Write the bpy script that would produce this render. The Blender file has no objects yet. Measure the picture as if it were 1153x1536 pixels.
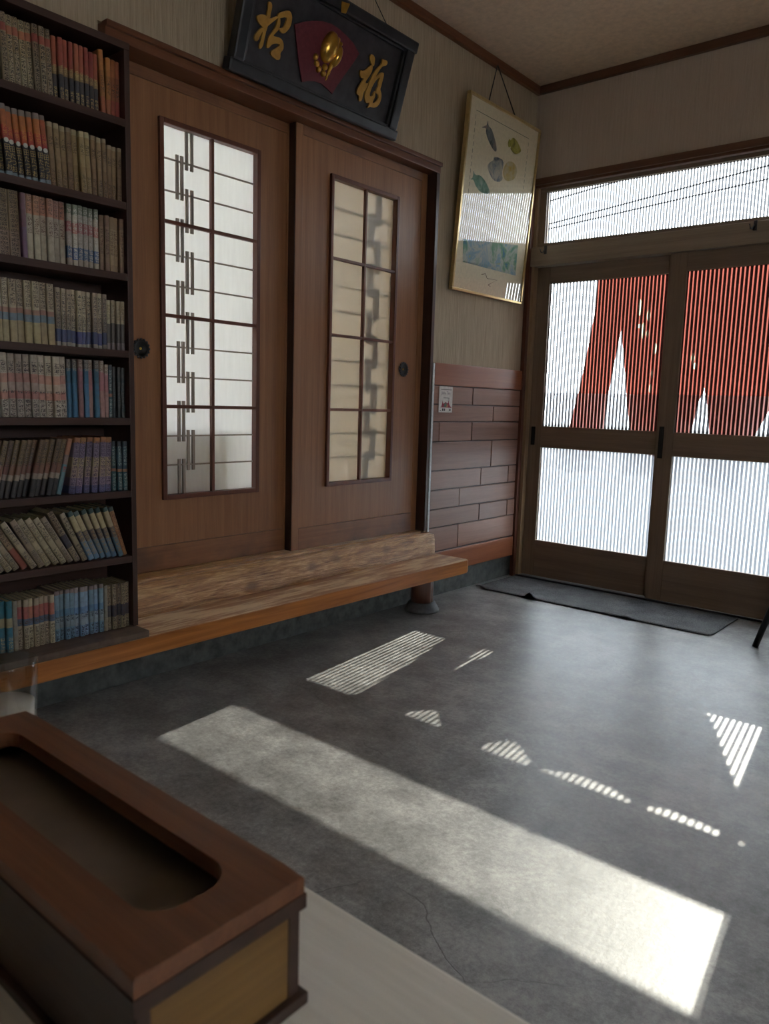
import bpy, bmesh, math, random
from mathutils import Vector, Matrix
from math import sin, cos, pi, radians, sqrt, atan2

scene = bpy.context.scene
COL = scene.collection
random.seed(7)

# ------------------------------------------------------------------ camera
YAW, PITCH, ROLL, FPX = -0.70096753, -0.14067633, 0.02971314, 1155.276
fwd = Vector((sin(YAW) * cos(PITCH), cos(YAW) * cos(PITCH), sin(PITCH)))
rgt = Vector((cos(YAW), -sin(YAW), 0))
upv = rgt.cross(fwd)
r2 = rgt * cos(ROLL) + upv * sin(ROLL)
u2 = -rgt * sin(ROLL) + upv * cos(ROLL)
cam_data = bpy.data.cameras.new('camera')
cam_data.sensor_fit = 'HORIZONTAL'
cam_data.sensor_width = 36.0
cam_data.lens = 36.0 * FPX / 1153.0
cam_data.clip_start = 0.02
cam_data.clip_end = 300
cam_data.dof.use_dof = True
cam_data.dof.focus_distance = 3.6
cam_data.dof.aperture_fstop = 18.0
cam = bpy.data.objects.new('camera', cam_data)
COL.objects.link(cam)
M = Matrix((r2, u2, -fwd)).transposed().to_4x4()
M.translation = Vector((2.4244, -4.1284, 1.04))
cam.matrix_world = M
scene.camera = cam

# ------------------------------------------------------------------ sky, sun, exposure
SKY_STRENGTH, SUN_STRENGTH = 17.0, 11.0
world = bpy.data.worlds.new('sky')
scene.world = world
world.use_nodes = True
bgn = world.node_tree.nodes['Background']
bgn.inputs[0].default_value = (0.92, 0.96, 1.0, 1)
bgn.inputs[1].default_value = SKY_STRENGTH
sun_data = bpy.data.lights.new('sun', 'SUN')
sun_data.energy = SUN_STRENGTH
sun_data.angle = 0.0056
sun_data.color = (1.0, 0.93, 0.80)
sun = bpy.data.objects.new('sun', sun_data)
COL.objects.link(sun)
sun.location = (0.3, 6, 6)
sun.rotation_euler = Vector((0.100, -0.782, -0.615)).to_track_quat('-Z', 'Y').to_euler()
vs = scene.view_settings
vs.view_transform = 'Standard'
vs.look = 'None'
vs.gamma = 1.0
vs.use_curve_mapping = False
vs.exposure = 0.25
scene.cycles.transparent_max_bounces = 16
scene.cycles.max_bounces = 12
scene.cycles.diffuse_bounces = 6
scene.cycles.sample_clamp_indirect = 8.0

# ------------------------------------------------------------------ node helpers
def new_mat(name):
    m = bpy.data.materials.new(name)
    m.use_nodes = True
    nt = m.node_tree
    for n in list(nt.nodes):
        nt.nodes.remove(n)
    out = nt.nodes.new('ShaderNodeOutputMaterial')
    return m, nt, out

def N(nt, t, **kw):
    n = nt.nodes.new(t)
    for k, v in kw.items():
        if k.startswith('i_'):
            n.inputs[k[2:].replace('_', ' ')].default_value = v
        else:
            setattr(n, k, v)
    return n

def L(nt, a, b):
    nt.links.new(a, b)

def c4(c):
    return (c[0], c[1], c[2], 1.0)

def ramp(nt, stops, interp='LINEAR'):
    r = nt.nodes.new('ShaderNodeValToRGB')
    r.color_ramp.interpolation = interp
    e = r.color_ramp.elements
    while len(e) < len(stops):
        e.new(0.5)
    for i, (p, c) in enumerate(stops):
        e[i].position = p
        e[i].color = c4(c) if not isinstance(c, (int, float)) else (c, c, c, 1)
    return r

def math_node(nt, op, a, b=None, clamp=False):
    n = nt.nodes.new('ShaderNodeMath')
    n.operation = op
    n.use_clamp = clamp
    for i, v in enumerate((a, b)):
        if v is None:
            continue
        if isinstance(v, (int, float)):
            n.inputs[i].default_value = v
        else:
            nt.links.new(v, n.inputs[i])
    return n.outputs[0]

def mixc(nt, fac, a, b, mode='MIX'):
    n = nt.nodes.new('ShaderNodeMix')
    n.data_type = 'RGBA'
    n.blend_type = mode
    for sock, v in ((n.inputs[0], fac), (n.inputs[6], a), (n.inputs[7], b)):
        if isinstance(v, (int, float)):
            sock.default_value = v
        elif isinstance(v, tuple):
            sock.default_value = c4(v)
        else:
            nt.links.new(v, sock)
    return n.outputs[2]

def obj_coord(nt, seeded=True):
    tc = N(nt, 'ShaderNodeTexCoord')
    if not seeded:
        return tc.outputs['Object']
    oi = N(nt, 'ShaderNodeObjectInfo')
    mul = N(nt, 'ShaderNodeVectorMath', operation='MULTIPLY_ADD')
    L(nt, oi.outputs['Random'], mul.inputs[0])
    mul.inputs[1].default_value = (17.3, 9.1, 23.7)
    L(nt, tc.outputs['Object'], mul.inputs[2])
    return mul.outputs[0]

def mapping(nt, vec, scale):
    m = N(nt, 'ShaderNodeMapping')
    m.inputs['Scale'].default_value = scale
    L(nt, vec, m.inputs['Vector'])
    return m.outputs[0]

def noise(nt, vec, scale, detail=4, rough=0.55, distort=0.0):
    n = N(nt, 'ShaderNodeTexNoise')
    n.inputs['Scale'].default_value = scale
    n.inputs['Detail'].default_value = detail
    n.inputs['Roughness'].default_value = rough
    n.inputs['Distortion'].default_value = distort
    L(nt, vec, n.inputs['Vector'])
    return n.outputs['Fac']

def bump(nt, height, strength, dist=0.01):
    b = N(nt, 'ShaderNodeBump')
    b.inputs['Strength'].default_value = strength
    b.inputs['Distance'].default_value = dist
    L(nt, height, b.inputs['Height'])
    return b.outputs[0]

def principled(nt, out, color, rough=0.5, spec=0.5, metal=0.0, normal=None, coat=0.0):
    p = N(nt, 'ShaderNodeBsdfPrincipled')
    for sock, v in ((p.inputs['Base Color'], color), (p.inputs['Roughness'], rough)):
        if isinstance(v, (int, float)):
            sock.default_value = v
        elif isinstance(v, tuple):
            sock.default_value = c4(v)
        else:
            nt.links.new(v, sock)
    p.inputs['Specular IOR Level'].default_value = spec
    p.inputs['Metallic'].default_value = metal
    p.inputs['Coat Weight'].default_value = coat
    p.inputs['Coat Roughness'].default_value = 0.25
    if normal is not None:
        nt.links.new(normal, p.inputs['Normal'])
    nt.links.new(p.outputs[0], out.inputs[0])
    return p

def plain(name, color, rough=0.5, metal=0.0, spec=0.5, grain=0.06, gscale=60):
    m, nt, out = new_mat(name)
    v = obj_coord(nt)
    n = noise(nt, v, gscale, 3)
    dark = tuple(c * (1 - grain * 2) for c in color)
    light = tuple(min(1, c * (1 + grain * 2)) for c in color)
    r = ramp(nt, [(0.3, dark), (0.7, light)])
    L(nt, n, r.inputs[0])
    principled(nt, out, r.outputs[0], rough, spec, metal, bump(nt, n, 0.08, 0.002))
    return m

def wood(name, dark, light, axis='z', scale=1.0, rough=0.42, var=0.12, bumps=0.12, coat=0.0, spec=0.5, grime=None):
    m, nt, out = new_mat(name)
    v = obj_coord(nt)
    s = {'x': (0.7, 22, 22), 'y': (22, 0.7, 22), 'z': (22, 22, 0.7)}[axis]
    v1 = mapping(nt, v, tuple(k * scale for k in s))
    n1 = noise(nt, v1, 1.6, 5, 0.6, 0.6)
    v2 = mapping(nt, v, tuple(k * scale * 6 for k in s))
    n2 = noise(nt, v2, 2.0, 3, 0.6)
    mixv = math_node(nt, 'ADD', math_node(nt, 'MULTIPLY', n1, 0.68), math_node(nt, 'MULTIPLY', n2, 0.32))
    r = ramp(nt, [(0.28, dark), (0.5, tuple((a + b) / 2 for a, b in zip(dark, light))), (0.72, light)])
    L(nt, mixv, r.inputs[0])
    oi = N(nt, 'ShaderNodeObjectInfo')
    hsv = N(nt, 'ShaderNodeHueSaturation')
    L(nt, r.outputs[0], hsv.inputs['Color'])
    val = math_node(nt, 'MULTIPLY_ADD', oi.outputs['Random'], 2 * var)
    val.node.inputs[2].default_value = 1 - var
    L(nt, val, hsv.inputs['Value'])
    col = hsv.outputs[0]
    if grime:
        g = noise(nt, v, grime[1], 4, 0.6)
        gr = ramp(nt, [(0.45, 0.0), (0.7, 1.0)])
        L(nt, g, gr.inputs[0])
        col = mixc(nt, math_node(nt, 'MULTIPLY', gr.outputs[0], grime[2]), col, grime[0])
    principled(nt, out, col, rough, spec, 0, bump(nt, mixv, bumps, 0.004), coat)
    return m

# ------------------------------------------------------------------ mesh helpers
def world_loc(o):
    v = Vector((0, 0, 0))
    while o is not None:
        v += o.location
        o = o.parent
    return v

def link(name, me, mat, parent=None, local=False, smooth=False):
    o = bpy.data.objects.new(name, me)
    COL.objects.link(o)
    if mat is not None and not me.materials:
        me.materials.append(mat)
    if parent is not None:
        if not local:
            off = -world_loc(parent)
            me.transform(Matrix.Translation(off))
        o.parent = parent
    if smooth:
        me.polygons.foreach_set('use_smooth', [True] * len(me.polygons))
    return o

def bm_box(bm, b, bevel=0.0, seg=2):
    x0, x1, y0, y1, z0, z1 = b
    vs_ = [bm.verts.new(p) for p in ((x0, y0, z0), (x1, y0, z0), (x1, y1, z0), (x0, y1, z0),
                                     (x0, y0, z1), (x1, y0, z1), (x1, y1, z1), (x0, y1, z1))]
    fs = [bm.faces.new([vs_[i] for i in q]) for q in ((3, 2, 1, 0), (4, 5, 6, 7), (0, 1, 5, 4), (1, 2, 6, 5), (2, 3, 7, 6), (3, 0, 4, 7))]
    if bevel > 0:
        es = set(e for f in fs for e in f.edges)
        bmesh.ops.bevel(bm, geom=list(es), offset=bevel, segments=seg, profile=0.6, affect='EDGES')

def boxes(name, bl, mat, parent=None, bevel=0.0, seg=2, local=False):
    bm = bmesh.new()
    for b in bl:
        b = (min(b[0], b[1]), max(b[0], b[1]), min(b[2], b[3]), max(b[2], b[3]), min(b[4], b[5]), max(b[4], b[5]))
        bm_box(bm, b, bevel, seg)
    me = bpy.data.meshes.new(name)
    bm.to_mesh(me)
    bm.free()
    return link(name, me, mat, parent, local)

def box(name, x0, x1, y0, y1, z0, z1, mat, parent=None, bevel=0.0, seg=2, local=False):
    return boxes(name, [(x0, x1, y0, y1, z0, z1)], mat, parent, bevel, seg, local)

def lathe_bm(bm, prof, center=(0, 0, 0), seg=24, axis='z'):
    rings = []
    for r, h in prof:
        ring = []
        for i in range(seg):
            a = 2 * pi * i / seg
            if axis == 'z':
                p = (center[0] + r * cos(a), center[1] + r * sin(a), center[2] + h)
            else:
                p = (center[0] + h, center[1] + r * cos(a), center[2] + r * sin(a))
            ring.append(bm.verts.new(p))
        rings.append(ring)
    for a, b in zip(rings, rings[1:]):
        for i in range(seg):
            j = (i + 1) % seg
            bm.faces.new((a[i], a[j], b[j], b[i]))
    bm.faces.new(list(reversed(rings[0])))
    bm.faces.new(rings[-1])

def tube_bm(bm, pts, rad, seg=10):
    pts = [Vector(p) for p in pts]
    rings = []
    for i, p in enumerate(pts):
        d = (pts[min(i + 1, len(pts) - 1)] - pts[max(i - 1, 0)]).normalized()
        a = d.orthogonal().normalized()
        if abs(d.z) < 0.95:
            a = d.cross(Vector((0, 0, 1))).normalized()
        b = d.cross(a).normalized()
        rings.append([bm.verts.new(p + (a * cos(2 * pi * k / seg) + b * sin(2 * pi * k / seg)) * rad) for k in range(seg)])
    for a, b in zip(rings, rings[1:]):
        for k in range(seg):
            j = (k + 1) % seg
            bm.faces.new((a[k], a[j], b[j], b[k]))
    bm.faces.new(list(reversed(rings[0])))
    bm.faces.new(rings[-1])

def finish(bm, name, mat, parent=None, smooth=False, local=False):
    bmesh.ops.recalc_face_normals(bm, faces=bm.faces)
    me = bpy.data.meshes.new(name)
    bm.to_mesh(me)
    bm.free()
    return link(name, me, mat, parent, local, smooth)

def shape(name, loops, depth, n0, mat, parent, bevel=0.0):
    """flat outline(s) in local (y, z) given thickness along local x, with holes"""
    cu = bpy.data.curves.new(name, 'CURVE')
    cu.dimensions = '2D'
    cu.fill_mode = 'BOTH'
    cu.extrude = depth / 2
    cu.bevel_depth = bevel
    for lp in loops:
        sp = cu.splines.new('POLY')
        sp.points.add(len(lp) - 1)
        for i, (a, b) in enumerate(lp):
            sp.points[i].co = (a, b, 0, 1)
        sp.use_cyclic_u = True
    tmp = bpy.data.objects.new('outline', cu)
    me = bpy.data.meshes.new_from_object(tmp)
    bpy.data.objects.remove(tmp)
    bpy.data.curves.remove(cu)
    # curve xy -> local yz, curve z -> local x
    me.transform(Matrix(((0, 0, 1, n0), (1, 0, 0, 0), (0, 1, 0, 0), (0, 0, 0, 1))))
    me.name = name
    return link(name, me, mat, parent, local=True)

def soften(loop, it=1):
    for _ in range(it):
        out = []
        n = len(loop)
        for i in range(n):
            a, b = loop[i], loop[(i + 1) % n]
            out.append((a[0] * .75 + b[0] * .25, a[1] * .75 + b[1] * .25))
            out.append((a[0] * .25 + b[0] * .75, a[1] * .25 + b[1] * .75))
        loop = out
    return loop

def root(name, loc, label=None, cat=None, group=None, kind=None, rot=(0, 0, 0)):
    o = bpy.data.objects.new(name, None)
    o.empty_display_size = 0.05
    COL.objects.link(o)
    o.location = loc
    o.rotation_euler = rot
    tag(o, label, cat, group, kind)
    return o

def tag(o, label=None, cat=None, group=None, kind=None):
    if label:
        o['label'] = label
    if cat:
        o['category'] = cat
    if group:
        o['group'] = group
    if kind:
        o['kind'] = kind
    return o

def struct(o, label=None, cat=None):
    return tag(o, label, cat, None, 'structure')

# ------------------------------------------------------------------ materials
MAT = {}

def mat_floor():
    m, nt, out = new_mat('polished_concrete')
    v = obj_coord(nt, False)
    big = noise(nt, v, 1.3, 6, 0.6, 0.4)
    mid = noise(nt, v, 7.0, 6, 0.65)
    fine = noise(nt, v, 60.0, 6, 0.85)
    f = math_node(nt, 'ADD', math_node(nt, 'MULTIPLY', big, 0.28), math_node(nt, 'MULTIPLY', mid, 0.36))
    f = math_node(nt, 'ADD', f, math_node(nt, 'MULTIPLY', fine, 0.36))
    r = ramp(nt, [(0.38, (0.060, 0.059, 0.056)), (0.49, (0.200, 0.199, 0.196)), (0.61, (0.43, 0.427, 0.415))])
    L(nt, f, r.inputs[0])
    # speckles
    spm = ramp(nt, [(0.62, 0.0), (0.68, 1.0)])
    L(nt, noise(nt, v, 210.0, 2, 0.5), spm.inputs[0])
    sparse = ramp(nt, [(0.35, 0.15), (0.65, 1.0)])
    L(nt, noise(nt, v, 3.0, 4), sparse.inputs[0])
    col = mixc(nt, math_node(nt, 'MULTIPLY', spm.outputs[0], math_node(nt, 'MULTIPLY', sparse.outputs[0], 0.0)), r.outputs[0], (0.035, 0.033, 0.030))
    # hairline cracks
    wob = N(nt, 'ShaderNodeTexNoise')
    wob.inputs['Scale'].default_value = 5
    wob.inputs['Detail'].default_value = 5
    L(nt, v, wob.inputs['Vector'])
    wv = N(nt, 'ShaderNodeVectorMath', operation='MULTIPLY_ADD')
    L(nt, wob.outputs['Color'], wv.inputs[0])
    wv.inputs[1].default_value = (0.13, 0.13, 0.13)
    L(nt, v, wv.inputs[2])
    cr = N(nt, 'ShaderNodeTexVoronoi', feature='DISTANCE_TO_EDGE', voronoi_dimensions='2D')
    cr.inputs['Scale'].default_value = 1.3
    L(nt, wv.outputs[0], cr.inputs['Vector'])
    crm = ramp(nt, [(0.0, 1.0), (0.0040, 0.0)])
    L(nt, cr.outputs['Distance'], crm.inputs[0])
    where = ramp(nt, [(0.52, 0.0), (0.62, 0.8)])
    L(nt, noise(nt, v, 2.1, 3), where.inputs[0])
    cm = math_node(nt, 'MULTIPLY', crm.outputs[0], where.outputs[0])
    col = mixc(nt, math_node(nt, 'MULTIPLY', cm, 0.8), col, (0.03, 0.028, 0.026))
    rr = ramp(nt, [(0.2, 0.34), (0.8, 0.42)])
    L(nt, mid, rr.inputs[0])
    h = math_node(nt, 'SUBTRACT', math_node(nt, 'ADD', math_node(nt, 'MULTIPLY', fine, 0.35), math_node(nt, 'MULTIPLY', mid, 0.5)), math_node(nt, 'MULTIPLY', cm, 0.25))
    principled(nt, out, col, rr.outputs[0], 0.8, 0, bump(nt, h, 0.30, 0.006), 0.12)
    return m

def mat_wallpaper(name, dark, light, axis):
    m, nt, out = new_mat(name)
    v = obj_coord(nt, False)
    s = {'y': (1, 70, 2.2), 'x': (70, 1, 2.2)}[axis]
    n = noise(nt, mapping(nt, v, s), 1.5, 4, 0.6, 0.5)
    n2 = noise(nt, mapping(nt, v, tuple(k * 3 for k in s)), 1.5, 3, 0.6)
    f = math_node(nt, 'ADD', math_node(nt, 'MULTIPLY', n, 0.65), math_node(nt, 'MULTIPLY', n2, 0.35))
    r = ramp(nt, [(0.33, dark), (0.62, light)])
    L(nt, f, r.inputs[0])
    principled(nt, out, r.outputs[0], 0.75, 0.3, 0, bump(nt, f, 0.55, 0.012))
    return m

def front_fresnel(nt, ior):
    """surface reflection where a ray enters the glass, none where it leaves"""
    f = N(nt, 'ShaderNodeFresnel')
    f.inputs['IOR'].default_value = ior
    geo = N(nt, 'ShaderNodeNewGeometry')
    return math_node(nt, 'MULTIPLY', f.outputs[0], math_node(nt, 'SUBTRACT', 1.0, geo.outputs['Backfacing']))

def mat_ribglass(name, pitch, lo=0.45):
    m, nt, out = new_mat(name)
    tc = N(nt, 'ShaderNodeTexCoord')
    sx = N(nt, 'ShaderNodeSeparateXYZ')
    L(nt, tc.outputs['Object'], sx.inputs[0])
    t = math_node(nt, 'PINGPONG', sx.outputs[0], pitch / 2)
    mr = N(nt, 'ShaderNodeMapRange', interpolation_type='SMOOTHSTEP')
    L(nt, t, mr.inputs[0])
    mr.inputs[1].default_value = pitch * 0.26
    mr.inputs[2].default_value = pitch * 0.35
    mr.inputs[3].default_value = 0.0
    mr.inputs[4].default_value = 1.0
    col = mixc(nt, mr.outputs[0], (lo * 0.92, lo * 0.96, lo), (0.94, 0.96, 0.96))
    tr = N(nt, 'ShaderNodeBsdfTransparent')
    L(nt, col, tr.inputs[0])
    gl = N(nt, 'ShaderNodeBsdfGlossy')
    gl.inputs['Roughness'].default_value = 0.08
    mx = N(nt, 'ShaderNodeMixShader')
    L(nt, front_fresnel(nt, 1.35), mx.inputs[0])
    L(nt, tr.outputs[0], mx.inputs[1])
    L(nt, gl.outputs[0], mx.inputs[2])
    L(nt, mx.outputs[0], out.inputs[0])
    return m

def mat_film(name, see):
    m, nt, out = new_mat(name)
    tl = N(nt, 'ShaderNodeBsdfTranslucent')
    tl.inputs[0].default_value = (0.80, 0.86, 0.92, 1)
    rf = N(nt, 'ShaderNodeBsdfRefraction')
    rf.inputs['Color'].default_value = (0.9, 0.92, 0.94, 1)
    rf.inputs['Roughness'].default_value = 0.2
    rf.inputs['IOR'].default_value = 1.04
    mx = N(nt, 'ShaderNodeMixShader')
    mx.inputs[0].default_value = see
    L(nt, tl.outputs[0], mx.inputs[1])
    L(nt, rf.outputs[0], mx.inputs[2])
    df = N(nt, 'ShaderNodeBsdfDiffuse')
    df.inputs[0].default_value = (0.75, 0.79, 0.82, 1)
    m2 = N(nt, 'ShaderNodeMixShader')
    m2.inputs[0].default_value = 0.45
    L(nt, mx.outputs[0], m2.inputs[1])
    L(nt, df.outputs[0], m2.inputs[2])
    L(nt, m2.outputs[0], out.inputs[0])
    return m

def mat_cloth(name, col, trans, fac, undyed=()):
    m, nt, out = new_mat(name)
    v = obj_coord(nt, False)
    n = noise(nt, mapping(nt, v, (30, 30, 4)), 2, 4)
    c = mixc(nt, n, tuple(k * 0.8 for k in col), tuple(min(1, k * 1.15) for k in col))
    tcol = mixc(nt, 0.0, trans, trans)
    for (ux, uz, hw, hl) in undyed:          # lettering left undyed in the cloth
        sub = N(nt, 'ShaderNodeVectorMath', operation='SUBTRACT')
        L(nt, v, sub.inputs[0])
        sub.inputs[1].default_value = (ux, 0, uz)
        ln = N(nt, 'ShaderNodeVectorMath', operation='LENGTH')
        L(nt, mapping(nt, sub.outputs[0], (1 / hw, 0, 1 / hl)), ln.inputs[0])
        k = math_node(nt, 'LESS_THAN', ln.outputs['Value'], 1.0)
        c = mixc(nt, k, c, (0.80, 0.70, 0.52))
        tcol = mixc(nt, k, tcol, (0.62, 0.52, 0.36))
    d = N(nt, 'ShaderNodeBsdfDiffuse')
    L(nt, c, d.inputs[0])
    t = N(nt, 'ShaderNodeBsdfTranslucent')
    L(nt, tcol, t.inputs[0])
    mx = N(nt, 'ShaderNodeMixShader')
    mx.inputs[0].default_value = fac
    L(nt, d.outputs[0], mx.inputs[1])
    L(nt, t.outputs[0], mx.inputs[2])
    L(nt, mx.outputs[0], out.inputs[0])
    return m

def mat_paperglass():
    """figured glass pane, partly see-through"""
    m, nt, out = new_mat('figured_glass')
    v = obj_coord(nt)
    n = noise(nt, v, 160, 3, 0.7)
    d = N(nt, 'ShaderNodeBsdfDiffuse')
    d.inputs[0].default_value = (0.60, 0.55, 0.47, 1)
    t = N(nt, 'ShaderNodeBsdfTranslucent')
    t.inputs[0].default_value = (0.80, 0.73, 0.62, 1)
    p = N(nt, 'ShaderNodeBsdfTransparent')
    g = N(nt, 'ShaderNodeBsdfGlossy')
    g.inputs['Roughness'].default_value = 0.22
    nb = bump(nt, n, 0.5, 0.004)
    L(nt, nb, g.inputs['Normal'])
    L(nt, nb, d.inputs['Normal'])
    a = N(nt, 'ShaderNodeMixShader')
    a.inputs[0].default_value = 0.5
    L(nt, d.outputs[0], a.inputs[1])
    L(nt, t.outputs[0], a.inputs[2])
    b = N(nt, 'ShaderNodeMixShader')
    b.inputs[0].default_value = 0.55
    L(nt, a.outputs[0], b.inputs[1])
    L(nt, p.outputs[0], b.inputs[2])
    c = N(nt, 'ShaderNodeMixShader')
    c.inputs[0].default_value = 0.06
    L(nt, b.outputs[0], c.inputs[1])
    L(nt, g.outputs[0], c.inputs[2])
    L(nt, c.outputs[0], out.inputs[0])
    return m

def mat_clear(name, ior=1.45, tint=(0.97, 0.98, 0.98), rough=0.0):
    m, nt, out = new_mat(name)
    t = N(nt, 'ShaderNodeBsdfTransparent')
    t.inputs[0].default_value = c4(tint)
    g = N(nt, 'ShaderNodeBsdfGlossy')
    g.inputs['Roughness'].default_value = rough
    mx = N(nt, 'ShaderNodeMixShader')
    L(nt, front_fresnel(nt, ior), mx.inputs[0])
    L(nt, t.outputs[0], mx.inputs[1])
    L(nt, g.outputs[0], mx.inputs[2])
    L(nt, mx.outputs[0], out.inputs[0])
    return m

def mat_bench():
    """varnished plank, varnish worn off to pale bare wood along the upper face"""
    m, nt, out = new_mat('worn_bench_wood')
    tc = N(nt, 'ShaderNodeTexCoord')
    v = tc.outputs['Object']
    n1 = noise(nt, mapping(nt, v, (24, 1.0, 24)), 1.6, 5, 0.6, 0.8)
    r = ramp(nt, [(0.3, (0.26, 0.080, 0.016)), (0.7, (0.54, 0.20, 0.045))])
    L(nt, n1, r.inputs[0])
    geo = N(nt, 'ShaderNodeNewGeometry')
    sn = N(nt, 'ShaderNodeSeparateXYZ')
    L(nt, geo.outputs['Normal'], sn.inputs[0])
    up = ramp(nt, [(0.5, 0.0), (0.9, 1.0)])
    L(nt, sn.outputs[2], up.inputs[0])
    w = noise(nt, mapping(nt, v, (9, 1.1, 9)), 2.2, 7, 0.72, 0.3)
    wr = ramp(nt, [(0.44, 0.0), (0.56, 1.0)])
    L(nt, w, wr.inputs[0])
    sx = N(nt, 'ShaderNodeSeparateXYZ')
    L(nt, v, sx.inputs[0])
    fac = math_node(nt, 'MULTIPLY', wr.outputs[0], up.outputs[0])
    topc = mixc(nt, fac, (0.40, 0.175, 0.068), (0.80, 0.62, 0.41))
    col = mixc(nt, up.outputs[0], r.outputs[0], topc)
    rr = mixc(nt, fac, (0.3, 0.3, 0.3), (0.55, 0.55, 0.55))
    # dark knot on the front edge
    kv = N(nt, 'ShaderNodeVectorMath', operation='DISTANCE')
    L(nt, v, kv.inputs[0])
    kv.inputs[1].default_value = (0.0, -1.02, -0.035)
    kr = ramp(nt, [(0.010, 1.0), (0.035, 0.0)])
    L(nt, kv.outputs['Value'], kr.inputs[0])
    col = mixc(nt, kr.outputs[0], col, (0.035, 0.018, 0.012))
    principled(nt, out, col, rr, 0.5, 0, bump(nt, n1, 0.15, 0.004))
    return m

def mat_sill():
    m, nt, out = new_mat('burnished_log_wood')
    tc = N(nt, 'ShaderNodeTexCoord')
    v = tc.outputs['Object']
    n1 = noise(nt, mapping(nt, v, (26, 3.0, 26)), 2.2, 6, 0.6, 1.0)
    n2 = noise(nt, mapping(nt, v, (14, 2.2, 44)), 2.6, 5, 0.65, 1.4)
    f = math_node(nt, 'ADD', math_node(nt, 'MULTIPLY', n1, 0.5), math_node(nt, 'MULTIPLY', n2, 0.5))
    r = ramp(nt, [(0.36, (0.20, 0.072, 0.016)), (0.5, (0.48, 0.24, 0.075)), (0.64, (0.82, 0.53, 0.25))])
    L(nt, f, r.inputs[0])
    col = r.outputs[0]
    for ky, kz in ((-0.52, 0.062), (-0.36, 0.075), (-0.86, 0.03), (0.0, 0.07)):
        sub = N(nt, 'ShaderNodeVectorMath', operation='SUBTRACT')
        L(nt, v, sub.inputs[0])
        sub.inputs[1].default_value = (0.05, ky, kz)
        mp = mapping(nt, sub.outputs[0], (0.4, 0.55, 1.0))
        ln = N(nt, 'ShaderNodeVectorMath', operation='LENGTH')
        L(nt, mp, ln.inputs[0])
        kr = ramp(nt, [(0.008, 0.8), (0.024, 0.0)])
        L(nt, ln.outputs['Value'], kr.inputs[0])
        col = mixc(nt, kr.outputs[0], col, (0.20, 0.085, 0.022))
    principled(nt, out, col, 0.28, 0.7, 0, bump(nt, f, 0.9, 0.02))
    return m

def mat_mat():
    m, nt, out = new_mat('rubber_mat')
    v = obj_coord(nt, False)
    n = noise(nt, v, 180, 3, 0.7)
    n2 = noise(nt, v, 9, 4)
    f = math_node(nt, 'ADD', math_node(nt, 'MULTIPLY', n, 0.7), math_node(nt, 'MULTIPLY', n2, 0.3))
    r = ramp(nt, [(0.38, (0.022, 0.023, 0.025)), (0.62, (0.16, 0.163, 0.168))])
    L(nt, f, r.inputs[0])
    principled(nt, out, r.outputs[0], 0.75, 0.35, 0, bump(nt, n, 0.6, 0.006))
    return m

def mat_table():
    m, nt, out = new_mat('laminate')
    v = obj_coord(nt, False)
    n = noise(nt, mapping(nt, v, (3, 60, 3)), 3, 4)
    r = ramp(nt, [(0.3, (0.70, 0.67, 0.60)), (0.7, (0.79, 0.76, 0.69))])
    L(nt, n, r.inputs[0])
    principled(nt, out, r.outputs[0], 0.45, 0.5, 0, bump(nt, n, 0.1, 0.002))
    return m

def mat_blotch(name, cols, scale):
    m, nt, out = new_mat(name)
    v = obj_coord(nt)
    n = noise(nt, v, scale, 5, 0.65, 0.6)
    k = len(cols)
    r = ramp(nt, [(0.32 + 0.36 * i / max(1, k - 1), c) for i, c in enumerate(cols)])
    L(nt, n, r.inputs[0])
    principled(nt, out, r.outputs[0], 0.7, 0.3)
    return m

MAT['floor'] = mat_floor()
MAT['wall'] = mat_wallpaper('wallpaper', (0.35, 0.275, 0.185), (0.50, 0.405, 0.280), 'y')
MAT['wallb'] = mat_wallpaper('wallpaper_smooth', (0.44, 0.350, 0.270), (0.51, 0.410, 0.320), 'x')
MAT['ceiling'] = plain('ceiling_board', (0.68, 0.535, 0.395), 0.8, 0, 0.2, 0.05, 40)
MAT['trim'] = wood('dark_trim_wood', (0.095, 0.032, 0.014), (0.19, 0.070, 0.030), 'y', 1, 0.4)
MAT['trimx'] = wood('dark_trim_wood_across', (0.085, 0.036, 0.020), (0.15, 0.068, 0.036), 'x', 1, 0.4)
MAT['trimz'] = wood('dark_post_wood', (0.075, 0.022, 0.012), (0.16, 0.050, 0.026), 'z', 1, 0.35)
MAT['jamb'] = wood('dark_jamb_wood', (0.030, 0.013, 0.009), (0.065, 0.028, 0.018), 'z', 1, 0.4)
MAT['door'] = wood('door_veneer', (0.200, 0.083, 0.034), (0.370, 0.172, 0.076), 'z', 1.0, 0.42, 0.04, 0.06)
MAT['doorh'] = wood('door_rail_wood', (0.17, 0.070, 0.032), (0.30, 0.135, 0.062), 'y', 1.0, 0.42, 0.06, 0.08, grime=((0.05, 0.035, 0.03), 5, 0.5))
MAT['muntin'] = wood('red_muntin_wood', (0.085, 0.022, 0.012), (0.15, 0.045, 0.022), 'z', 1.0, 0.4)
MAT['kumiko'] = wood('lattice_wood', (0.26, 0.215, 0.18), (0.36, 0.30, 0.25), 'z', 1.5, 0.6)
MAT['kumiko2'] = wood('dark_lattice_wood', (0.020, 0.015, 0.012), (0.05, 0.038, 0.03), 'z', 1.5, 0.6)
MAT['board'] = wood('wall_board_wood', (0.175, 0.083, 0.056), (0.32, 0.168, 0.118), 'y', 1.0, 0.38, 0.14, 0.3)
MAT['rail'] = wood('dado_rail_wood', (0.20, 0.058, 0.024), (0.34, 0.115, 0.050), 'y', 0.9, 0.36, 0.05, 0.12)
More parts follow.
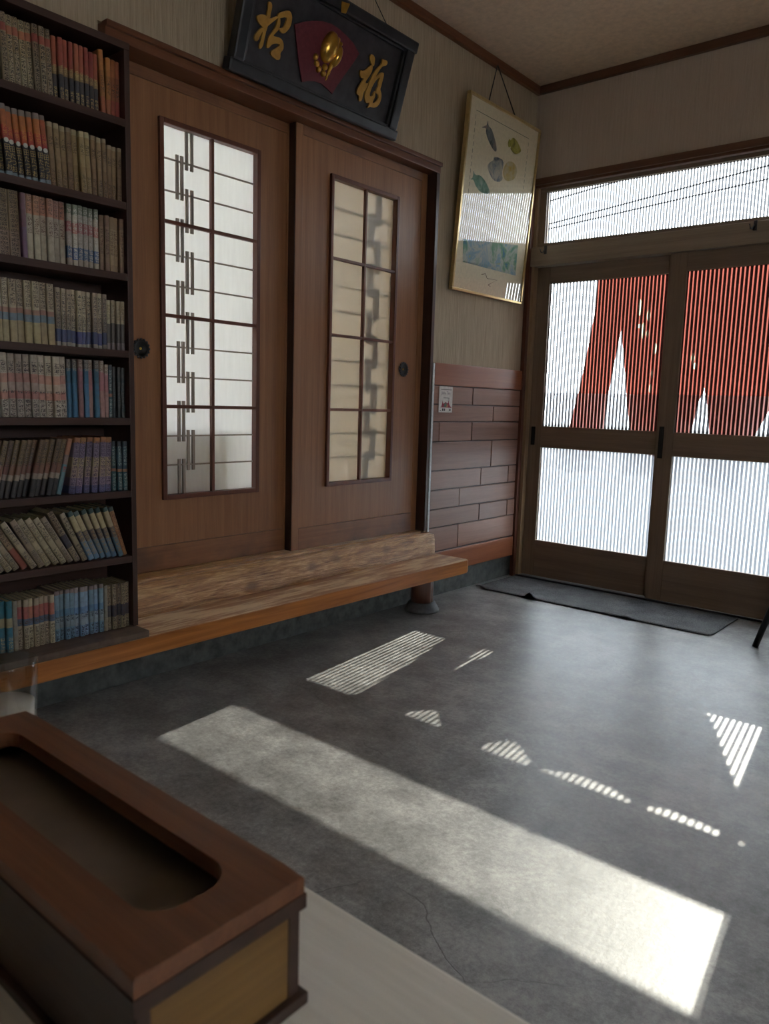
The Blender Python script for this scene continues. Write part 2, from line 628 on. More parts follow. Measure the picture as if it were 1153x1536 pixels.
MAT['entry'] = wood('entrance_door_wood', (0.145, 0.096, 0.062), (0.25, 0.178, 0.122), 'z', 1.0, 0.5, 0.05, 0.1)
MAT['entryh'] = wood('entrance_rail_wood', (0.145, 0.096, 0.062), (0.25, 0.178, 0.122), 'x', 1.0, 0.5, 0.05, 0.1)
MAT['entrylint'] = wood('entrance_lintel_wood', (0.22, 0.165, 0.115), (0.36, 0.28, 0.205), 'x', 1.0, 0.5, 0.03, 0.1)
MAT['tan'] = wood('tan_frame_wood', (0.24, 0.15, 0.08), (0.38, 0.26, 0.15), 'z', 1.0, 0.5, 0.04, 0.1)
MAT['case'] = wood('bookcase_wood', (0.032, 0.013, 0.009), (0.068, 0.030, 0.020), 'y', 1.0, 0.45, 0.06, 0.06)
MAT['casez'] = wood('bookcase_side_wood', (0.032, 0.013, 0.009), (0.068, 0.030, 0.020), 'z', 1.0, 0.45, 0.06, 0.06)
MAT['plank'] = wood('old_plank_wood', (0.050, 0.030, 0.022), (0.125, 0.080, 0.058), 'y', 1.0, 0.6, 0.03, 0.3, grime=((0.20, 0.15, 0.10), 12, 0.5))
MAT['bench'] = mat_bench()
MAT['sill'] = mat_sill()
MAT['post'] = wood('bench_post_wood', (0.080, 0.028, 0.014), (0.17, 0.070, 0.040), 'z', 1.2, 0.4, 0.03, 0.2)
MAT['concrete'] = plain('rough_concrete', (0.095, 0.102, 0.096), 0.8, 0, 0.3, 0.18, 25)
MAT['stone'] = plain('dark_footing_stone', (0.10, 0.105, 0.11), 0.6, 0, 0.4, 0.15, 40)
MAT['mat'] = mat_mat()
MAT['table'] = mat_table()
MAT['blackmetal'] = plain('black_steel', (0.012, 0.012, 0.013), 0.4, 0.3)
MAT['steel'] = plain('dark_steel', (0.10, 0.10, 0.11), 0.35, 0.9)
MAT['silver'] = plain('chrome', (0.55, 0.55, 0.55), 0.22, 1.0)
MAT['iron'] = plain('blackened_iron', (0.020, 0.019, 0.018), 0.45, 0.6)
MAT['white_strip'] = plain('pale_plastic_strip', (0.62, 0.66, 0.68), 0.35)
MAT['paper_white'] = mat_cloth('shoji_paper', (0.86, 0.87, 0.86), (0.92, 0.93, 0.93), 0.62)
MAT['curtain'] = mat_cloth('beige_curtain', (0.60, 0.53, 0.43), (0.62, 0.54, 0.43), 0.45)
MAT['figured'] = mat_paperglass()
MAT['rib'] = mat_ribglass('ribbed_glass', 0.0208, 0.135)
MAT['riblow'] = mat_ribglass('softer_ribbed_glass', 0.0208, 0.40)
MAT['ribfine'] = mat_ribglass('fine_ribbed_glass', 0.0160, 0.145)
MAT['film'] = mat_film('frosted_film', 0.93)
MAT['filmlow'] = mat_film('milky_film', 0.62)
MAT['noren'] = mat_cloth('red_noren_cloth', (0.40, 0.110, 0.082), (0.22, 0.060, 0.045), 0.30, [(x - 1.05, z - 0.80, a, b) for x, z, a, b in ((.612, 1.615, .010, .045), (.668, 1.57, .010, .035), (.617, 1.513, .018, .011), (.642, 1.487, .008, .046), (.668, 1.47, .009, .022), (.722, 1.385, .009, .030), (.714, 1.248, .008, .026), (.710, 1.165, .008, .026), (.929, 1.33, .009, .030), (.943, 1.288, .010, .018))])
MAT['norenmark'] = mat_cloth('undyed_cloth', (0.85, 0.76, 0.60), (0.9, 0.8, 0.62), 0.5)
MAT['bamboo'] = wood('bamboo', (0.30, 0.20, 0.09), (0.45, 0.32, 0.16), 'x', 1, 0.5)
MAT['asphalt'] = plain('outdoor_asphalt', (0.10, 0.102, 0.105), 0.9, 0, 0.2, 0.1, 8)
MAT['cable'] = plain('wire_insulation', (0.02, 0.02, 0.02), 0.6)
MAT['plaster'] = plain('white_plaster', (0.72, 0.71, 0.68), 0.8)
MAT['tatami'] = plain('tatami', (0.45, 0.40, 0.24), 0.8)
MAT['laquer'] = plain('black_lacquer', (0.020, 0.021, 0.024), 0.42, 0, 0.5, 0.25, 14)
MAT['laquerpanel'] = plain('charcoal_panel', (0.036, 0.033, 0.036), 0.55, 0, 0.4, 0.2, 20)
MAT['gilt'] = plain('gilt_letter', (0.47, 0.25, 0.045), 0.5, 0.25, 0.5, 0.1, 30)
MAT['gold'] = plain('polished_gold', (0.62, 0.37, 0.075), 0.28, 0.95, 0.5, 0.08, 30)
MAT['fan'] = plain('maroon_fan', (0.135, 0.026, 0.034), 0.6, 0, 0.3, 0.08, 60)
MAT['goldframe'] = plain('pale_gold_frame', (0.58, 0.43, 0.20), 0.32, 0.7, 0.5, 0.05)
MAT['mount'] = plain('cream_mount', (0.85, 0.73, 0.52), 0.7, 0, 0.3, 0.03)
MAT['picglass'] = mat_clear('picture_glass', 1.8)
MAT['ink'] = plain('border_ink', (0.10, 0.12, 0.08), 0.7)
MAT['boxtop'] = wood('box_lid_wood', (0.085, 0.030, 0.014), (0.19, 0.075, 0.034), 'x', 1.6, 0.38, 0.02, 0.15)
MAT['boxend'] = wood('box_end_wood', (0.11, 0.052, 0.012), (0.20, 0.105, 0.026), 'y', 1.3, 0.5, 0.02, 0.15)
MAT['boxdark'] = wood('box_edge_wood', (0.022, 0.010, 0.007), (0.05, 0.022, 0.013), 'x', 1.6, 0.45, 0.02, 0.1)
MAT['boxfloor'] = plain('cloudy_acrylic', (0.115, 0.085, 0.062), 0.35, 0, 0.5, 0.1, 20)
MAT['glass'] = mat_clear('drinking_glass', 1.9, (0.86, 0.87, 0.87), 0.03)
MAT['drink'] = plain('pale_milky_drink', (0.60, 0.54, 0.46), 0.4, 0, 0.5, 0.04)
MAT['cushion'] = plain('black_vinyl', (0.02, 0.02, 0.022), 0.45)
MAT['lightwood'] = wood('light_cabinet_wood', (0.40, 0.28, 0.16), (0.55, 0.42, 0.26), 'y', 1, 0.5)

# ------------------------------------------------------------------ the room
CEIL = 2.85
RX, RY = 4.4, -5.8            # right wall, wall behind the camera
OX0, OX1 = 0.03, 1.80         # entrance opening
DY0, DY1 = -2.735, -0.93      # opening for the pair of interior sliding doors

fl = box('floor', -0.16, RX + 0.1, RY - 0.1, 0.14, -0.12, 0.0, MAT['floor'])
struct(fl, 'worn grey polished concrete floor with hairline cracks and sun patches', 'floor')
cl = box('ceiling', -0.14, RX + 0.14, RY - 0.14, 0.14, CEIL, CEIL + 0.1, MAT['ceiling'])
struct(cl, 'plain beige-brown ceiling board above the entrance', 'ceiling')

wl = root('wall_left', (0, 0, 0), 'left wall in ribbed beige paper above brown wood boards', 'wall', kind='structure')
boxes('wallpaper', [(-0.14, 0, DY1, 0.0, 0.13, CEIL), (-0.14, 0, DY0, DY1, 2.213, CEIL), (-0.14, 0, RY - 0.14, DY0, 0.13, CEIL)], MAT['wall'], wl)
boxes('foundation', [(-0.14, -0.018, RY, 0.0, 0.0, 0.13), (-0.14, -0.018, DY0, DY1, 0.13, 0.26)], MAT['concrete'], wl)
# dado rail, boards and base board
box('dado_rail', -0.005, 0.016, -0.905, -0.036, 1.140, 1.253, MAT['rail'], wl, 0.003)
box('base_board', -0.018, 0.014, -0.878, -0.036, 0.132, 0.250, MAT['rail'], wl, 0.003)
rows = [(1.138, 1.041, (-0.843, -0.541)), (1.041, 0.950, (-0.325,)), (0.950, 0.845, (-0.841, -0.537)), (0.845, 0.692, (-0.326,)),
        (0.692, 0.589, (-0.424, -0.127)), (0.589, 0.486, (-0.632,)), (0.486, 0.387, (-0.426, -0.125)), (0.387, 0.256, (-0.631,))]
for zt, zb, cuts in rows:
    ys = [-0.905] + list(cuts) + [-0.038]
    for a, b in zip(ys, ys[1:]):
        box('board', -0.004, 0.011 + random.uniform(-.0015, .0015), a + 0.0022, b - 0.0022, zb + 0.0028, zt - 0.0028, MAT['board'], wl, 0.0022, 1)
box('board_backing', -0.006, 0.001, -0.905, -0.036, 0.25, 1.14, MAT['jamb'], wl)

wb = root('wall_back', (0, 0, 0), 'end wall holding the glazed entrance, plain beige paper above', 'wall', kind='structure')
boxes('wallpaper', [(-0.14, RX + 0.14, 0, 0.14, 2.345, CEIL), (OX1 + 0.05, RX + 0.14, 0, 0.14, 0, 2.345), (-0.14, 0.0, 0, 0.14, 0, 2.345)], MAT['wallb'], wb)
RWY0, RWY1, RWZ0, RWZ1 = -3.75, -2.85, 1.25, 2.00      # added unseen side window, put in to brighten the dining room
wr = struct(boxes('wall_right', [(RX, RX + 0.14, RY, RWY0, 0, CEIL), (RX, RX + 0.14, RWY1, 0, 0, CEIL), (RX, RX + 0.14, RWY0, RWY1, 0, RWZ0), (RX, RX + 0.14, RWY0, RWY1, RWZ1, CEIL)], MAT['plaster']), 'pale plaster wall with an added window on the right side of the room', 'wall')
w2 = root('fill_window', (RX + .07, (RWY0 + RWY1) / 2, RWZ0), 'added unseen window brightening the room from the right wall', 'window', kind='structure')
for b_ in ((RX + .03, RX + .09, RWY0, RWY0 + .05, RWZ0, RWZ1), (RX + .03, RX + .09, RWY1 - .05, RWY1, RWZ0, RWZ1), (RX + .03, RX + .09, -3.325, -3.275, RWZ0, RWZ1)):
    box('sash_stile', *b_, MAT['entry'], w2, 0.002)
for b_ in ((RX + .03, RX + .09, RWY0, RWY1, RWZ0, RWZ0 + .05), (RX + .03, RX + .09, RWY0, RWY1, RWZ1 - .05, RWZ1)):
    box('sash_rail', *b_, MAT['entry'], w2, 0.002)
for a_, b_ in ((RWY0 + .05, -3.325), (-3.275, RWY1 - .05)):
    box('fill_window_pane', RX + .058, RX + .062, a_, b_, RWZ0 + .05, RWZ1 - .05, MAT['picglass'], w2)
wf = struct(box('wall_front', 0, RX, RY - 0.14, RY, 0, CEIL, MAT['plaster']), 'pale plaster wall behind the dining table', 'wall')

struct(box('trim_1', 0, 0.028, RY, 0, 2.808, CEIL, MAT['trim'], None, 0.004), 'reddish brown cornice along the left wall', 'cornice')
struct(box('trim_2', 0.028, RX, -0.028, 0, 2.808, CEIL, MAT['trimx'], None, 0.004), 'dark brown cornice above the entrance', 'cornice')
struct(box('trim_3', -0.002, 0.024, -0.036, 0.0, 0.0, 2.345, MAT['trimz'], None, 0.004), 'dark red-brown corner post beside the entrance', 'post')

# ------------------------------------------------------------------ entrance frame and transom
ef = root('trim_4', (0.9, 0, 0), 'brown wooden frame around the sliding entrance doors', 'door frame', kind='structure')
box('head_trim', 0.002, OX1 + 0.08, -0.030, 0.02, 2.310, 2.345, MAT['trimx'], ef, 0.003)
box('head_bead', 0.026, OX1 + 0.05, -0.014, 0.03, 2.296, 2.312, MAT['trimx'], ef, 0.002)
box('jamb', 0.0245, 0.045, -0.008, 0.13, 0.0, 2.298, MAT['tan'], ef, 0.002)
box('jamb', OX1, OX1 + 0.05, -0.02, 0.13, 0.0, 2.31, MAT['trimz'], ef, 0.003)
box('lintel', 0.0245, OX1, -0.028, 0.13, 1.856, 1.963, MAT['entrylint'], ef, 0.003)
box('threshold', 0.0245, OX1, -0.01, 0.13, 0.0, 0.012, MAT['steel'], ef, 0.002)

tw = root('window_1', (0.9, 0.03, 1.97), 'long transom light of fine ribbed glass above the entrance doors', 'window', kind='structure')
TX0, TX1, TZ0, TZ1 = 0.088, 1.712, 1.988, 2.274
box('sash_rail', 0.046, 1.798, 0.012, 0.045, 1.964, TZ0, MAT['entryh'], tw, 0.002)
box('sash_rail', 0.046, 1.798, 0.012, 0.045, TZ1, 2.295, MAT['entryh'], tw, 0.002)
box('sash_stile', 0.046, TX0, 0.012, 0.045, TZ0, TZ1, MAT['entry'], tw, 0.002)
box('sash_stile', TX1, 1.798, 0.012, 0.045, TZ0, TZ1, MAT['entry'], tw, 0.002)

def rib_pane(name, x0, x1, z0, z1, y, pitch, mat, parent, amp=0.0016):
    bm = bmesh.new()
    seg = 6
    n = int(round((x1 - x0) / pitch * seg))
    f0, f1, b0, b1 = [], [], [], []
    for i in range(n + 1):
        x = (x1 - x0) * i / n
        ph = x / pitch * pi
        yy = -0.002 - amp * abs(sin(ph))
        f0.append(bm.verts.new((x, yy, 0)))
        f1.append(bm.verts.new((x, yy, z1 - z0)))
        b0.append(bm.verts.new((x, 0.002, 0)))
        b1.append(bm.verts.new((x, 0.002, z1 - z0)))
    for i in range(n):
        bm.faces.new((f0[i], f0[i + 1], f1[i + 1], f1[i]))
    bm.faces.new((b0[0], b1[0], b1[n], b0[n]))
    me = bpy.data.meshes.new(name)
    bm.to_mesh(me)
    bm.free()
    o = link(name, me, mat, parent, local=True)
    o.location = Vector((x0, y, z0)) - world_loc(parent)
    return o

rib_pane('ribbed_pane', TX0, TX1, TZ0, TZ1, 0.03, 0.0160, MAT['ribfine'], tw)

def film_sheet(x0, x1, z0, z1, y, parent, mat='film'):
    bm = bmesh.new()
    vv = [bm.verts.new(p) for p in ((x0, y, z0), (x1, y, z0), (x1, y, z1), (x0, y, z1))]
    bm.faces.new(vv)
    me = bpy.data.meshes.new('frosted_film')
    bm.to_mesh(me)
    bm.free()
    o = link('frosted_film', me, MAT[mat], parent)
    o['label'] = 'milky frosted film on the glass'
    return o

FILM_TOP = 1.128
def entrance_door(name, label, x0, x1, gx0, gx1, yf, pull_x, pull_y2=None):
    d = root(name, ((x0 + x1) / 2, yf + 0.015, 0.012), label, 'sliding door', kind='structure')
    yb = yf + 0.032
    box('stile', x0, gx0, yf, yb, 0.013, 1.855, MAT['entry'], d, 0.003)
    box('stile', gx1, x1, yf, yb, 0.013, 1.855, MAT['entry'], d, 0.003)
    box('rail', gx0, gx1, yf + 0.001, yb - 0.001, 1.760, 1.855, MAT['entryh'], d, 0.002)
    box('rail', gx0, gx1, yf + 0.001, yb - 0.001, 0.802, 0.930, MAT['entryh'], d, 0.002)
    box('rail', gx0, gx1, yf + 0.001, yb - 0.001, 0.013, 0.236, MAT['entryh'], d, 0.002)
    ym = yf + 0.016
    rib_pane('ribbed_pane', gx0, gx1, 0.930, 1.760, ym, 0.0208, MAT['rib'], d)
    rib_pane('ribbed_pane', gx0, gx1, 0.236, 0.802, ym, 0.0208, MAT['riblow'], d)
    film_sheet(gx0, gx1, 0.930, FILM_TOP, ym + 0.004, d)
    film_sheet(gx0, gx1, 0.236, 0.802, ym + 0.004, d, 'filmlow')
    # recessed finger pull
    h0, h1 = (0.815, 0.925) if pull_y2 is None else pull_y2
    p = box('pull', pull_x - 0.013, pull_x + 0.013, yf - 0.003, yf + 0.004, h0, h1, MAT['iron'], d, 0.0015)
    box('pull_recess', pull_x - 0.008, pull_x + 0.008, yf - 0.0045, yf - 0.002, h0 + 0.012, h1 - 0.012, MAT['blackmetal'], p)
    p['label'] = 'black metal finger pull'
    return d

entrance_door('door_3', 'entrance sliding door nearest the corner, ribbed glass, red curtain behind', 0.040, 0.915, 0.128, 0.826, 0.060 - 0.028, 0.074)
entrance_door('door_4', 'entrance sliding door further from the corner, overlapping its neighbour in front', 0.848, 1.790, 0.935, 1.705, -0.006, 0.870, (0.788, 0.958))

# ------------------------------------------------------------------ interior sliding doors
fr = root('trim_5', (0, -1.82, 0.38), 'dark brown wooden frame of the two interior sliding doors', 'door frame', kind='structure')
box('head', -0.135, 0.022, -2.722, -0.928, 2.166, 2.213, MAT['trim'], fr, 0.004)
box('head_lip', 0.0, 0.034, -2.722, -0.928, 2.196, 2.215, MAT['trim'], fr, 0.003)
box('jamb', -0.135, 0.020, -0.955, -0.930, 0.382, 2.166, MAT['jamb'], fr, 0.003)
box('jamb', -0.135, 0.020, -2.760, -2.735, 0.382, 2.166, MAT['jamb'], fr, 0.003)
box('track', -0.135, 0.000, -2.735, -0.955, 0.355, 0.380, MAT['sill'], fr, 0.001)
es = box('edge_strip', 0.0165, 0.0235, -0.9315, -0.9165, 0.375, 1.25, MAT['white_strip'], fr, 0.001)
es['label'] = 'pale plastic edge strip'

def interior_door(name, label, xf, y0, y1, wy0, wy1, wz0, wz1, pull_y, lattice_side, clear):
    d = root(name, (xf, (y0 + y1) / 2, 0.381), label, 'sliding door', kind='structure')
    xb = xf - 0.032
    s = 0.040
    zt, zb = 2.165, 0.382
    box('stile', xb, xf, y0, y0 + s, zb, zt, MAT['door'], d, 0.002)
    box('stile', xb, xf, y1 - s, y1, zb, zt, MAT['door'], d, 0.002)
    box('rail', xb, xf, y0 + s + .0005, y1 - s - .0005, 2.126, zt, MAT['doorh'], d, 0.002)
    box('rail', xb, xf, y0 + s + .0005, y1 - s - .0005, zb, 0.478, MAT['doorh'], d, 0.002)
    # veneer panel around the light
    xp = xf - 0.0025
    py0, py1 = y0 + s + .001, y1 - s - .001
    boxes('panel', [(xb + .003, xp, py0, wy0 + .01, 0.4795, 2.1245), (xb + .003, xp, wy1 - .01, py1, 0.4795, 2.1245),
                    (xb + .003, xp, wy0 + .01, wy1 - .01, 0.4795, wz0 + .01), (xb + .003, xp, wy0 + .01, wy1 - .01, wz1 - .01, 2.1245)], MAT['door'], d)
    w = root('light', (0, 0, 0))
    w.parent = d
    # moulding around the light (one part), muntins, panes, lattice
    bpy.data.objects.remove(w)
    mo = 0.018
    fx = xf + 0.010
    for b in ((xb + .004, fx, wy0, wy0 + mo, wz0, wz1), (xb + .004, fx, wy1 - mo, wy1, wz0, wz1),
              (xb + .004, fx, wy0 + mo, wy1 - mo, wz0, wz0 + mo), (xb + .004, fx, wy0 + mo, wy1 - mo, wz1 - mo, wz1)):
        box('moulding', *b, MAT['muntin'], d, 0.003)
    iy0, iy1, iz0, iz1 = wy0 + mo, wy1 - mo, wz0 + mo, wz1 - mo
    ym = (iy0 + iy1) / 2
    hb = 0.0065
    box('muntin', xf - 0.010, xf + 0.006, ym - hb, ym + hb, iz0, iz1, MAT['muntin'], d, 0.002)
    hz = [iz0 + (iz1 - iz0) * k / 4 for k in range(5)]
    for k in (1, 2, 3):
        box('muntin', xf - 0.009, xf + 0.005, iy0, iy1, hz[k] - hb, hz[k] + hb, MAT['muntin'], d, 0.002)
    xpane = xf - 0.018
    for c, (a, b) in enumerate(((iy0, ym), (ym, iy1))):
        for k in range(4):
            box('pane', xpane - 0.0015, xpane, a, b, hz[k], hz[k + 1], MAT['paper_white'] if clear else MAT['figured'], d)
    # thin lattice: in front of the paper (clear) or behind the figured glass
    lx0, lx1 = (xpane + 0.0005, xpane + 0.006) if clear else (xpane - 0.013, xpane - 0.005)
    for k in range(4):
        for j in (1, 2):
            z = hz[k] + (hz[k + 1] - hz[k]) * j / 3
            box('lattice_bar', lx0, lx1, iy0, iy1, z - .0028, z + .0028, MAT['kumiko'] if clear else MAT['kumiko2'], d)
    if lattice_side < 0:
        a, b = iy0, ym - hb
        fr_ = ((0.33, 0.43), (0.53, 0.64))
    else:
        a, b = ym + hb, iy1
        fr_ = ((0.25, 0.36), (0.48, 0.59))
    hh = (iz1 - iz0) / 12
    for k in range(12):
        ztop = iz1 - k * hh
        pr = fr_[1] if k % 2 == 0 else fr_[0]
        for f in pr:
            yc = a + (b - a) * f
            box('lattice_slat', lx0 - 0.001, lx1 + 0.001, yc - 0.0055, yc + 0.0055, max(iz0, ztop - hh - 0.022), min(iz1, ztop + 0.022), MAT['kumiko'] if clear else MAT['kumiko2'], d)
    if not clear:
        box('edge_shade', xb - 0.008, xf - 0.002, y0 - 0.003, y0 - 0.0002, zb, zt, MAT['jamb'], d)  # dark strip painting the shade in the gap between the doors
    # round pull
    bm = bmesh.new()
    lathe_bm(bm, [(0.032, -0.002), (0.033, 0.003), (0.030, 0.0055), (0.025, 0.004), (0.022, -0.006), (0.014, -0.009), (0.003, -0.009)], (xf, pull_y, 1.208), 16, 'x')
    p = finish(bm, 'pull', MAT['iron'], d, True)
    p['label'] = 'round black metal finger pull'
    bm = bmesh.new()
    for k in range(16):
        a_ = 2 * pi * k / 16
        bm_box(bm, (xf - .001, xf + .0055, pull_y + .033 * cos(a_) - .0035, pull_y + .033 * cos(a_) + .0035, 1.208 + .033 * sin(a_) - .0035, 1.208 + .033 * sin(a_) + .0035), 0.0015, 1)
    finish(bm, 'pull_rim', MAT['steel'], p)
    bm = bmesh.new()
    lathe_bm(bm, [(0.009, -0.010), (0.008, -0.0035), (0.003, -0.001)], (xf, pull_y, 1.208), 12, 'x')
    finish(bm, 'pull_boss', MAT['gold'], p, True)
    return d

interior_door('door_1', 'interior sliding door beside the bookcase, bright white panes with brown lattice', -0.078, -2.733, -1.812, -2.466, -2.000, 0.652, 2.020, -2.548, -1, True)
interior_door('door_2', 'interior sliding door nearer the entrance, beige figured glass panes', -0.035, -1.842, -0.958, -1.641, -1.178, 0.655, 2.012, -1.101, 1, False)

# the log sill under the doors
def sill():
    bm = bmesh.new()
    prof = [(-0.135, 0.258), (-0.135, 0.354), (0.004, 0.372), (0.018, 0.371), (0.030, 0.362), (0.042, 0.340), (0.052, 0.312), (0.058, 0.285), (0.060, 0.2585)]
    ys = [-2.736 + (2.736 - 0.906) * i / 60 for i in range(61)]
    ringz = []
    rnd = random.Random(3)
    for i, y in enumerate(ys):
        wob = 0.004 * sin(y * 6.1) + 0.0025 * sin(y * 17 + 1)
        ring = []
        end = max(0.0, (y + 1.13) / 0.224)
        for k, (x, z) in enumerate(prof):
            xx, zz = x, z
            if 2 <= k <= 7:
                xx += wob * (1 if k > 3 else .4) + rnd.uniform(-.0012, .0012)
                zz += rnd.uniform(-.0012, .0012)
            if 3 <= k <= 7:
                xx += end * (0.060 - x) * 0.7        # squared-off end by the jamb
                if k == 3:
                    zz -= end * 0.004
            ring.append(bm.verts.new((xx, y, zz)))
        ringz.append(ring)
    n = len(prof)
    for a, b in zip(ringz, ringz[1:]):
        for k in range(n):
            j = (k + 1) % n
            bm.faces.new((a[k], a[j], b[j], b[k]))
    bm.faces.new(ringz[0])
    bm.faces.new(list(reversed(ringz[-1])))
    o = finish(bm, 'trim_6', MAT['sill'], None, True)
    o.data.transform(Matrix.Translation((0, 1.28, -0.258)))
    o.location = (0, -1.28, 0.258)
    return o
struct(sill(), 'worn golden log sill with knots below the interior doors', 'sill')

# room behind the interior doors, daylit through an added unseen window that backlights the panes
br = root('wall_inner', (-1.6, -1.8, 0.3), 'pale inner room behind the sliding doors', 'room', kind='structure')
bx0, bx1, by0, by1 = -2.9, -0.14, -3.9, 0.0
box('inner_floor', bx0, bx1, by0, by1, 0.24, 0.34, MAT['tatami'], br)
box('inner_ceiling', bx0, bx1, by0, by1, 2.55, 2.65, MAT['plaster'], br)
box('inner_wall', bx0, bx1, by0 - .1, by0, 0.24, 2.65, MAT['plaster'], br)
box('inner_wall', bx0, bx1, by1, by1 + .1, 0.24, 2.65, MAT['plaster'], br)
IWY0, IWY1, IWZ0, IWZ1 = -3.2, -1.7, 0.85, 2.10
boxes('inner_wall', [(bx0 - .1, bx0, by0, IWY0, .24, 2.65), (bx0 - .1, bx0, IWY1, by1, .24, 2.65), (bx0 - .1, bx0, IWY0, IWY1, .24, IWZ0), (bx0 - .1, bx0, IWY0, IWY1, IWZ1, 2.65)], MAT['plaster'], br)

# ------------------------------------------------------------------ outside
gr = struct(box('ground', -25, 25, 0.14, 45, -0.10, -0.03, MAT['asphalt']), 'pale sunlit paving outside the entrance', 'ground')
wires = [(6.0, (-3.267, 3.613), (-0.377, 3.934)), (6.5, (-3.588, 3.668), (-0.501, 3.918)), (6.0, (-3.267, 3.929), (-2.303, 4.034))]
for i, (wy, (xa, za), (xb, zb)) in enumerate(wires):
    sl = (zb - za) / (xb - xa)
    bm = bmesh.new()
    pts = [(x, wy, za + sl * (x - xa)) for x in (-12, -6, -3, 0, 4, 10)]
    tube_bm(bm, pts, 0.009, 6)
    o = finish(bm, 'utility_wire', MAT['cable'], None, True)
    tag(o, ['middle of three dark overhead wires crossing the transom view', 'lowest of three dark overhead wires crossing the transom view', 'topmost of three dark overhead wires crossing the transom view'][i], 'wire', 'overhead wires outside')

def lerp_tab(tab, z):
    tab = sorted(tab)
    if z <= tab[0][0]:
        return tab[0][1]
    for (a, xa), (b, xb) in zip(tab, tab[1:]):
        if z <= b:
            return xa + (xb - xa) * (z - a) / (b - a)
    return tab[-1][1]

nr = root('noren_curtain', (1.05, 0.2, 0.80), 'red split cloth curtain hanging outside the entrance doors', 'curtain')
S1L = [(1.95, .512), (1.495, .512), (1.15, .470), (.94, .456), (.80, .448)]
S1R = [(1.95, .512), (1.495, .512), (1.15, .564), (.94, .607), (.80, .625)]
S2L = [(1.95, 1.01), (1.18, 1.01), (1.12, .985), (.94, .955), (.80, .93)]
S2R = [(1.95, 1.01), (1.18, 1.01), (1.12, 1.03), (.94, 1.056), (.80, 1.07)]
S3L = [(1.95, 1.62), (1.69, 1.62), (1.26, 1.425), (.94, 1.290), (.80, 1.23)]
S3R = [(1.95, 1.62), (1.69, 1.62), (1.26, 1.625), (.80, 1.64)]
panels = [([(1.87, .352), (1.6, .342), (1.25, .283), (.93, .231), (.80, .212)], S1L), (S1R, S2L), (S2R, S3L), (S3R, [(1.95, 1.86), (.8, 1.88)])]
def ztop(x):
    z = 1.893
    z -= 0.10 * math.exp(-((x - .655) / .075) ** 2) + 0.085 * math.exp(-((x - .985) / .07) ** 2)
    z -= 0.033 * math.exp(-((x - 1.26) / .10) ** 4) + 0.020 * math.exp(-((x - 1.53) / .09) ** 4)
    return z
def fold(x, z):
    g = 0.25 + 0.75 * (1.9 - z) / 1.1
    return 0.2 + g * (0.012 * sin(x * 21 + z * 1.3) + 0.007 * sin(x * 47 + 1.0))
for lt, rt in panels:
    bm = bmesh.new()
    nu, nv = 26, 44
    grid = []
    for j in range(nv + 1):
        row = []
        for i in range(nu + 1):
            z = 0.80 + (1.895 - 0.80) * j / nv
            a, b = lerp_tab(lt, z), lerp_tab(rt, z)
            x = a + (b - a) * i / nu
            zz = 0.80 + (ztop(x) - 0.80) * j / nv
            row.append(bm.verts.new((x, fold(x, z), zz + (0.012 * sin(x * 14) if j == 0 else 0))))
        grid.append(row)
    for j in range(nv):
        for i in range(nu):
            bm.faces.new((grid[j][i], grid[j][i + 1], grid[j + 1][i + 1], grid[j + 1][i]))
    finish(bm, 'cloth_panel', MAT['noren'], nr, True)
bm = bmesh.new()
tube_bm(bm, [(0.1, .2, 1.93), (1.95, .2, 1.93)], 0.013, 10)
finish(bm, 'rod', MAT['bamboo'], nr, True)
for x in (.36, .56, .80, .895, 1.10, 1.41, 1.64, 1.84):
    box('loop', x - .018, x + .018, .183, .217, 1.868, 1.948, MAT['noren'], nr, 0.004)

# ------------------------------------------------------------------ bench, post, plank
be = root('bench', (0.265, -1.60, 0.19), 'long worn wooden step bench with varnished orange front edge', 'bench')
def bench_top():
    bm = bmesh.new()
    out = [(0.0015, -3.62), (0.265, -3.62)]
    for k in range(7):
        a = -pi / 2 * 0 + (pi / 2) * k / 6
        out.append((0.237 + 0.028 * cos(a), -0.905 + 0.030 * sin(a)))
    out.append((0.0015, -0.880))
    lo = [bm.verts.new((x, y, 0.192)) for x, y in out]
    hi = [bm.verts.new((x, y, 0.2575)) for x, y in out]
    n = len(out)
    for i in range(n):
        j = (i + 1) % n
        bm.faces.new((lo[i], lo[j], hi[j], hi[i]))
    bm.faces.new(list(reversed(lo)))
    bm.faces.new(hi)
    es_ = [e for e in bm.edges if abs(e.verts[0].co.z - e.verts[1].co.z) < 1e-6]
    bmesh.ops.bevel(bm, geom=es_, offset=0.006, segments=3, profile=0.5, affect='EDGES')
    return finish(bm, 'seat_plank', None, be)
sp_ = bench_top()
sp_.data.materials.append(MAT['bench'])
def post():
    bm = bmesh.new()
    seg = 40
    rings = []
    for h in (0.035, 0.1, 0.192):
        ring = []
        for i in range(seg):
            a = 2 * pi * i / seg
            r = 0.056 * (1 - 0.10 * math.exp(-((a - 0.15) / 0.14) ** 2) + 0.02 * cos(5 * a))
            ring.append(bm.verts.new((0.115 + r * cos(a), -1.075 + r * sin(a), h)))
        rings.append(ring)
    for a, b in zip(rings, rings[1:]):
        for i in range(seg):
            j = (i + 1) % seg
            bm.faces.new((a[i], a[j], b[j], b[i]))
    bm.faces.new(list(reversed(rings[0])))
    bm.faces.new(rings[-1])
    return finish(bm, 'post', MAT['post'], be, True)
post()
bm = bmesh.new()
lathe_bm(bm, [(0.088, 0.0), (0.087, 0.012), (0.074, 0.036), (0.068, 0.046), (0.05, 0.048)], (0.115, -1.075, 0), 20)
ft = finish(bm, 'footing', MAT['stone'], be, True)
ft['label'] = 'flared dark stone footing'

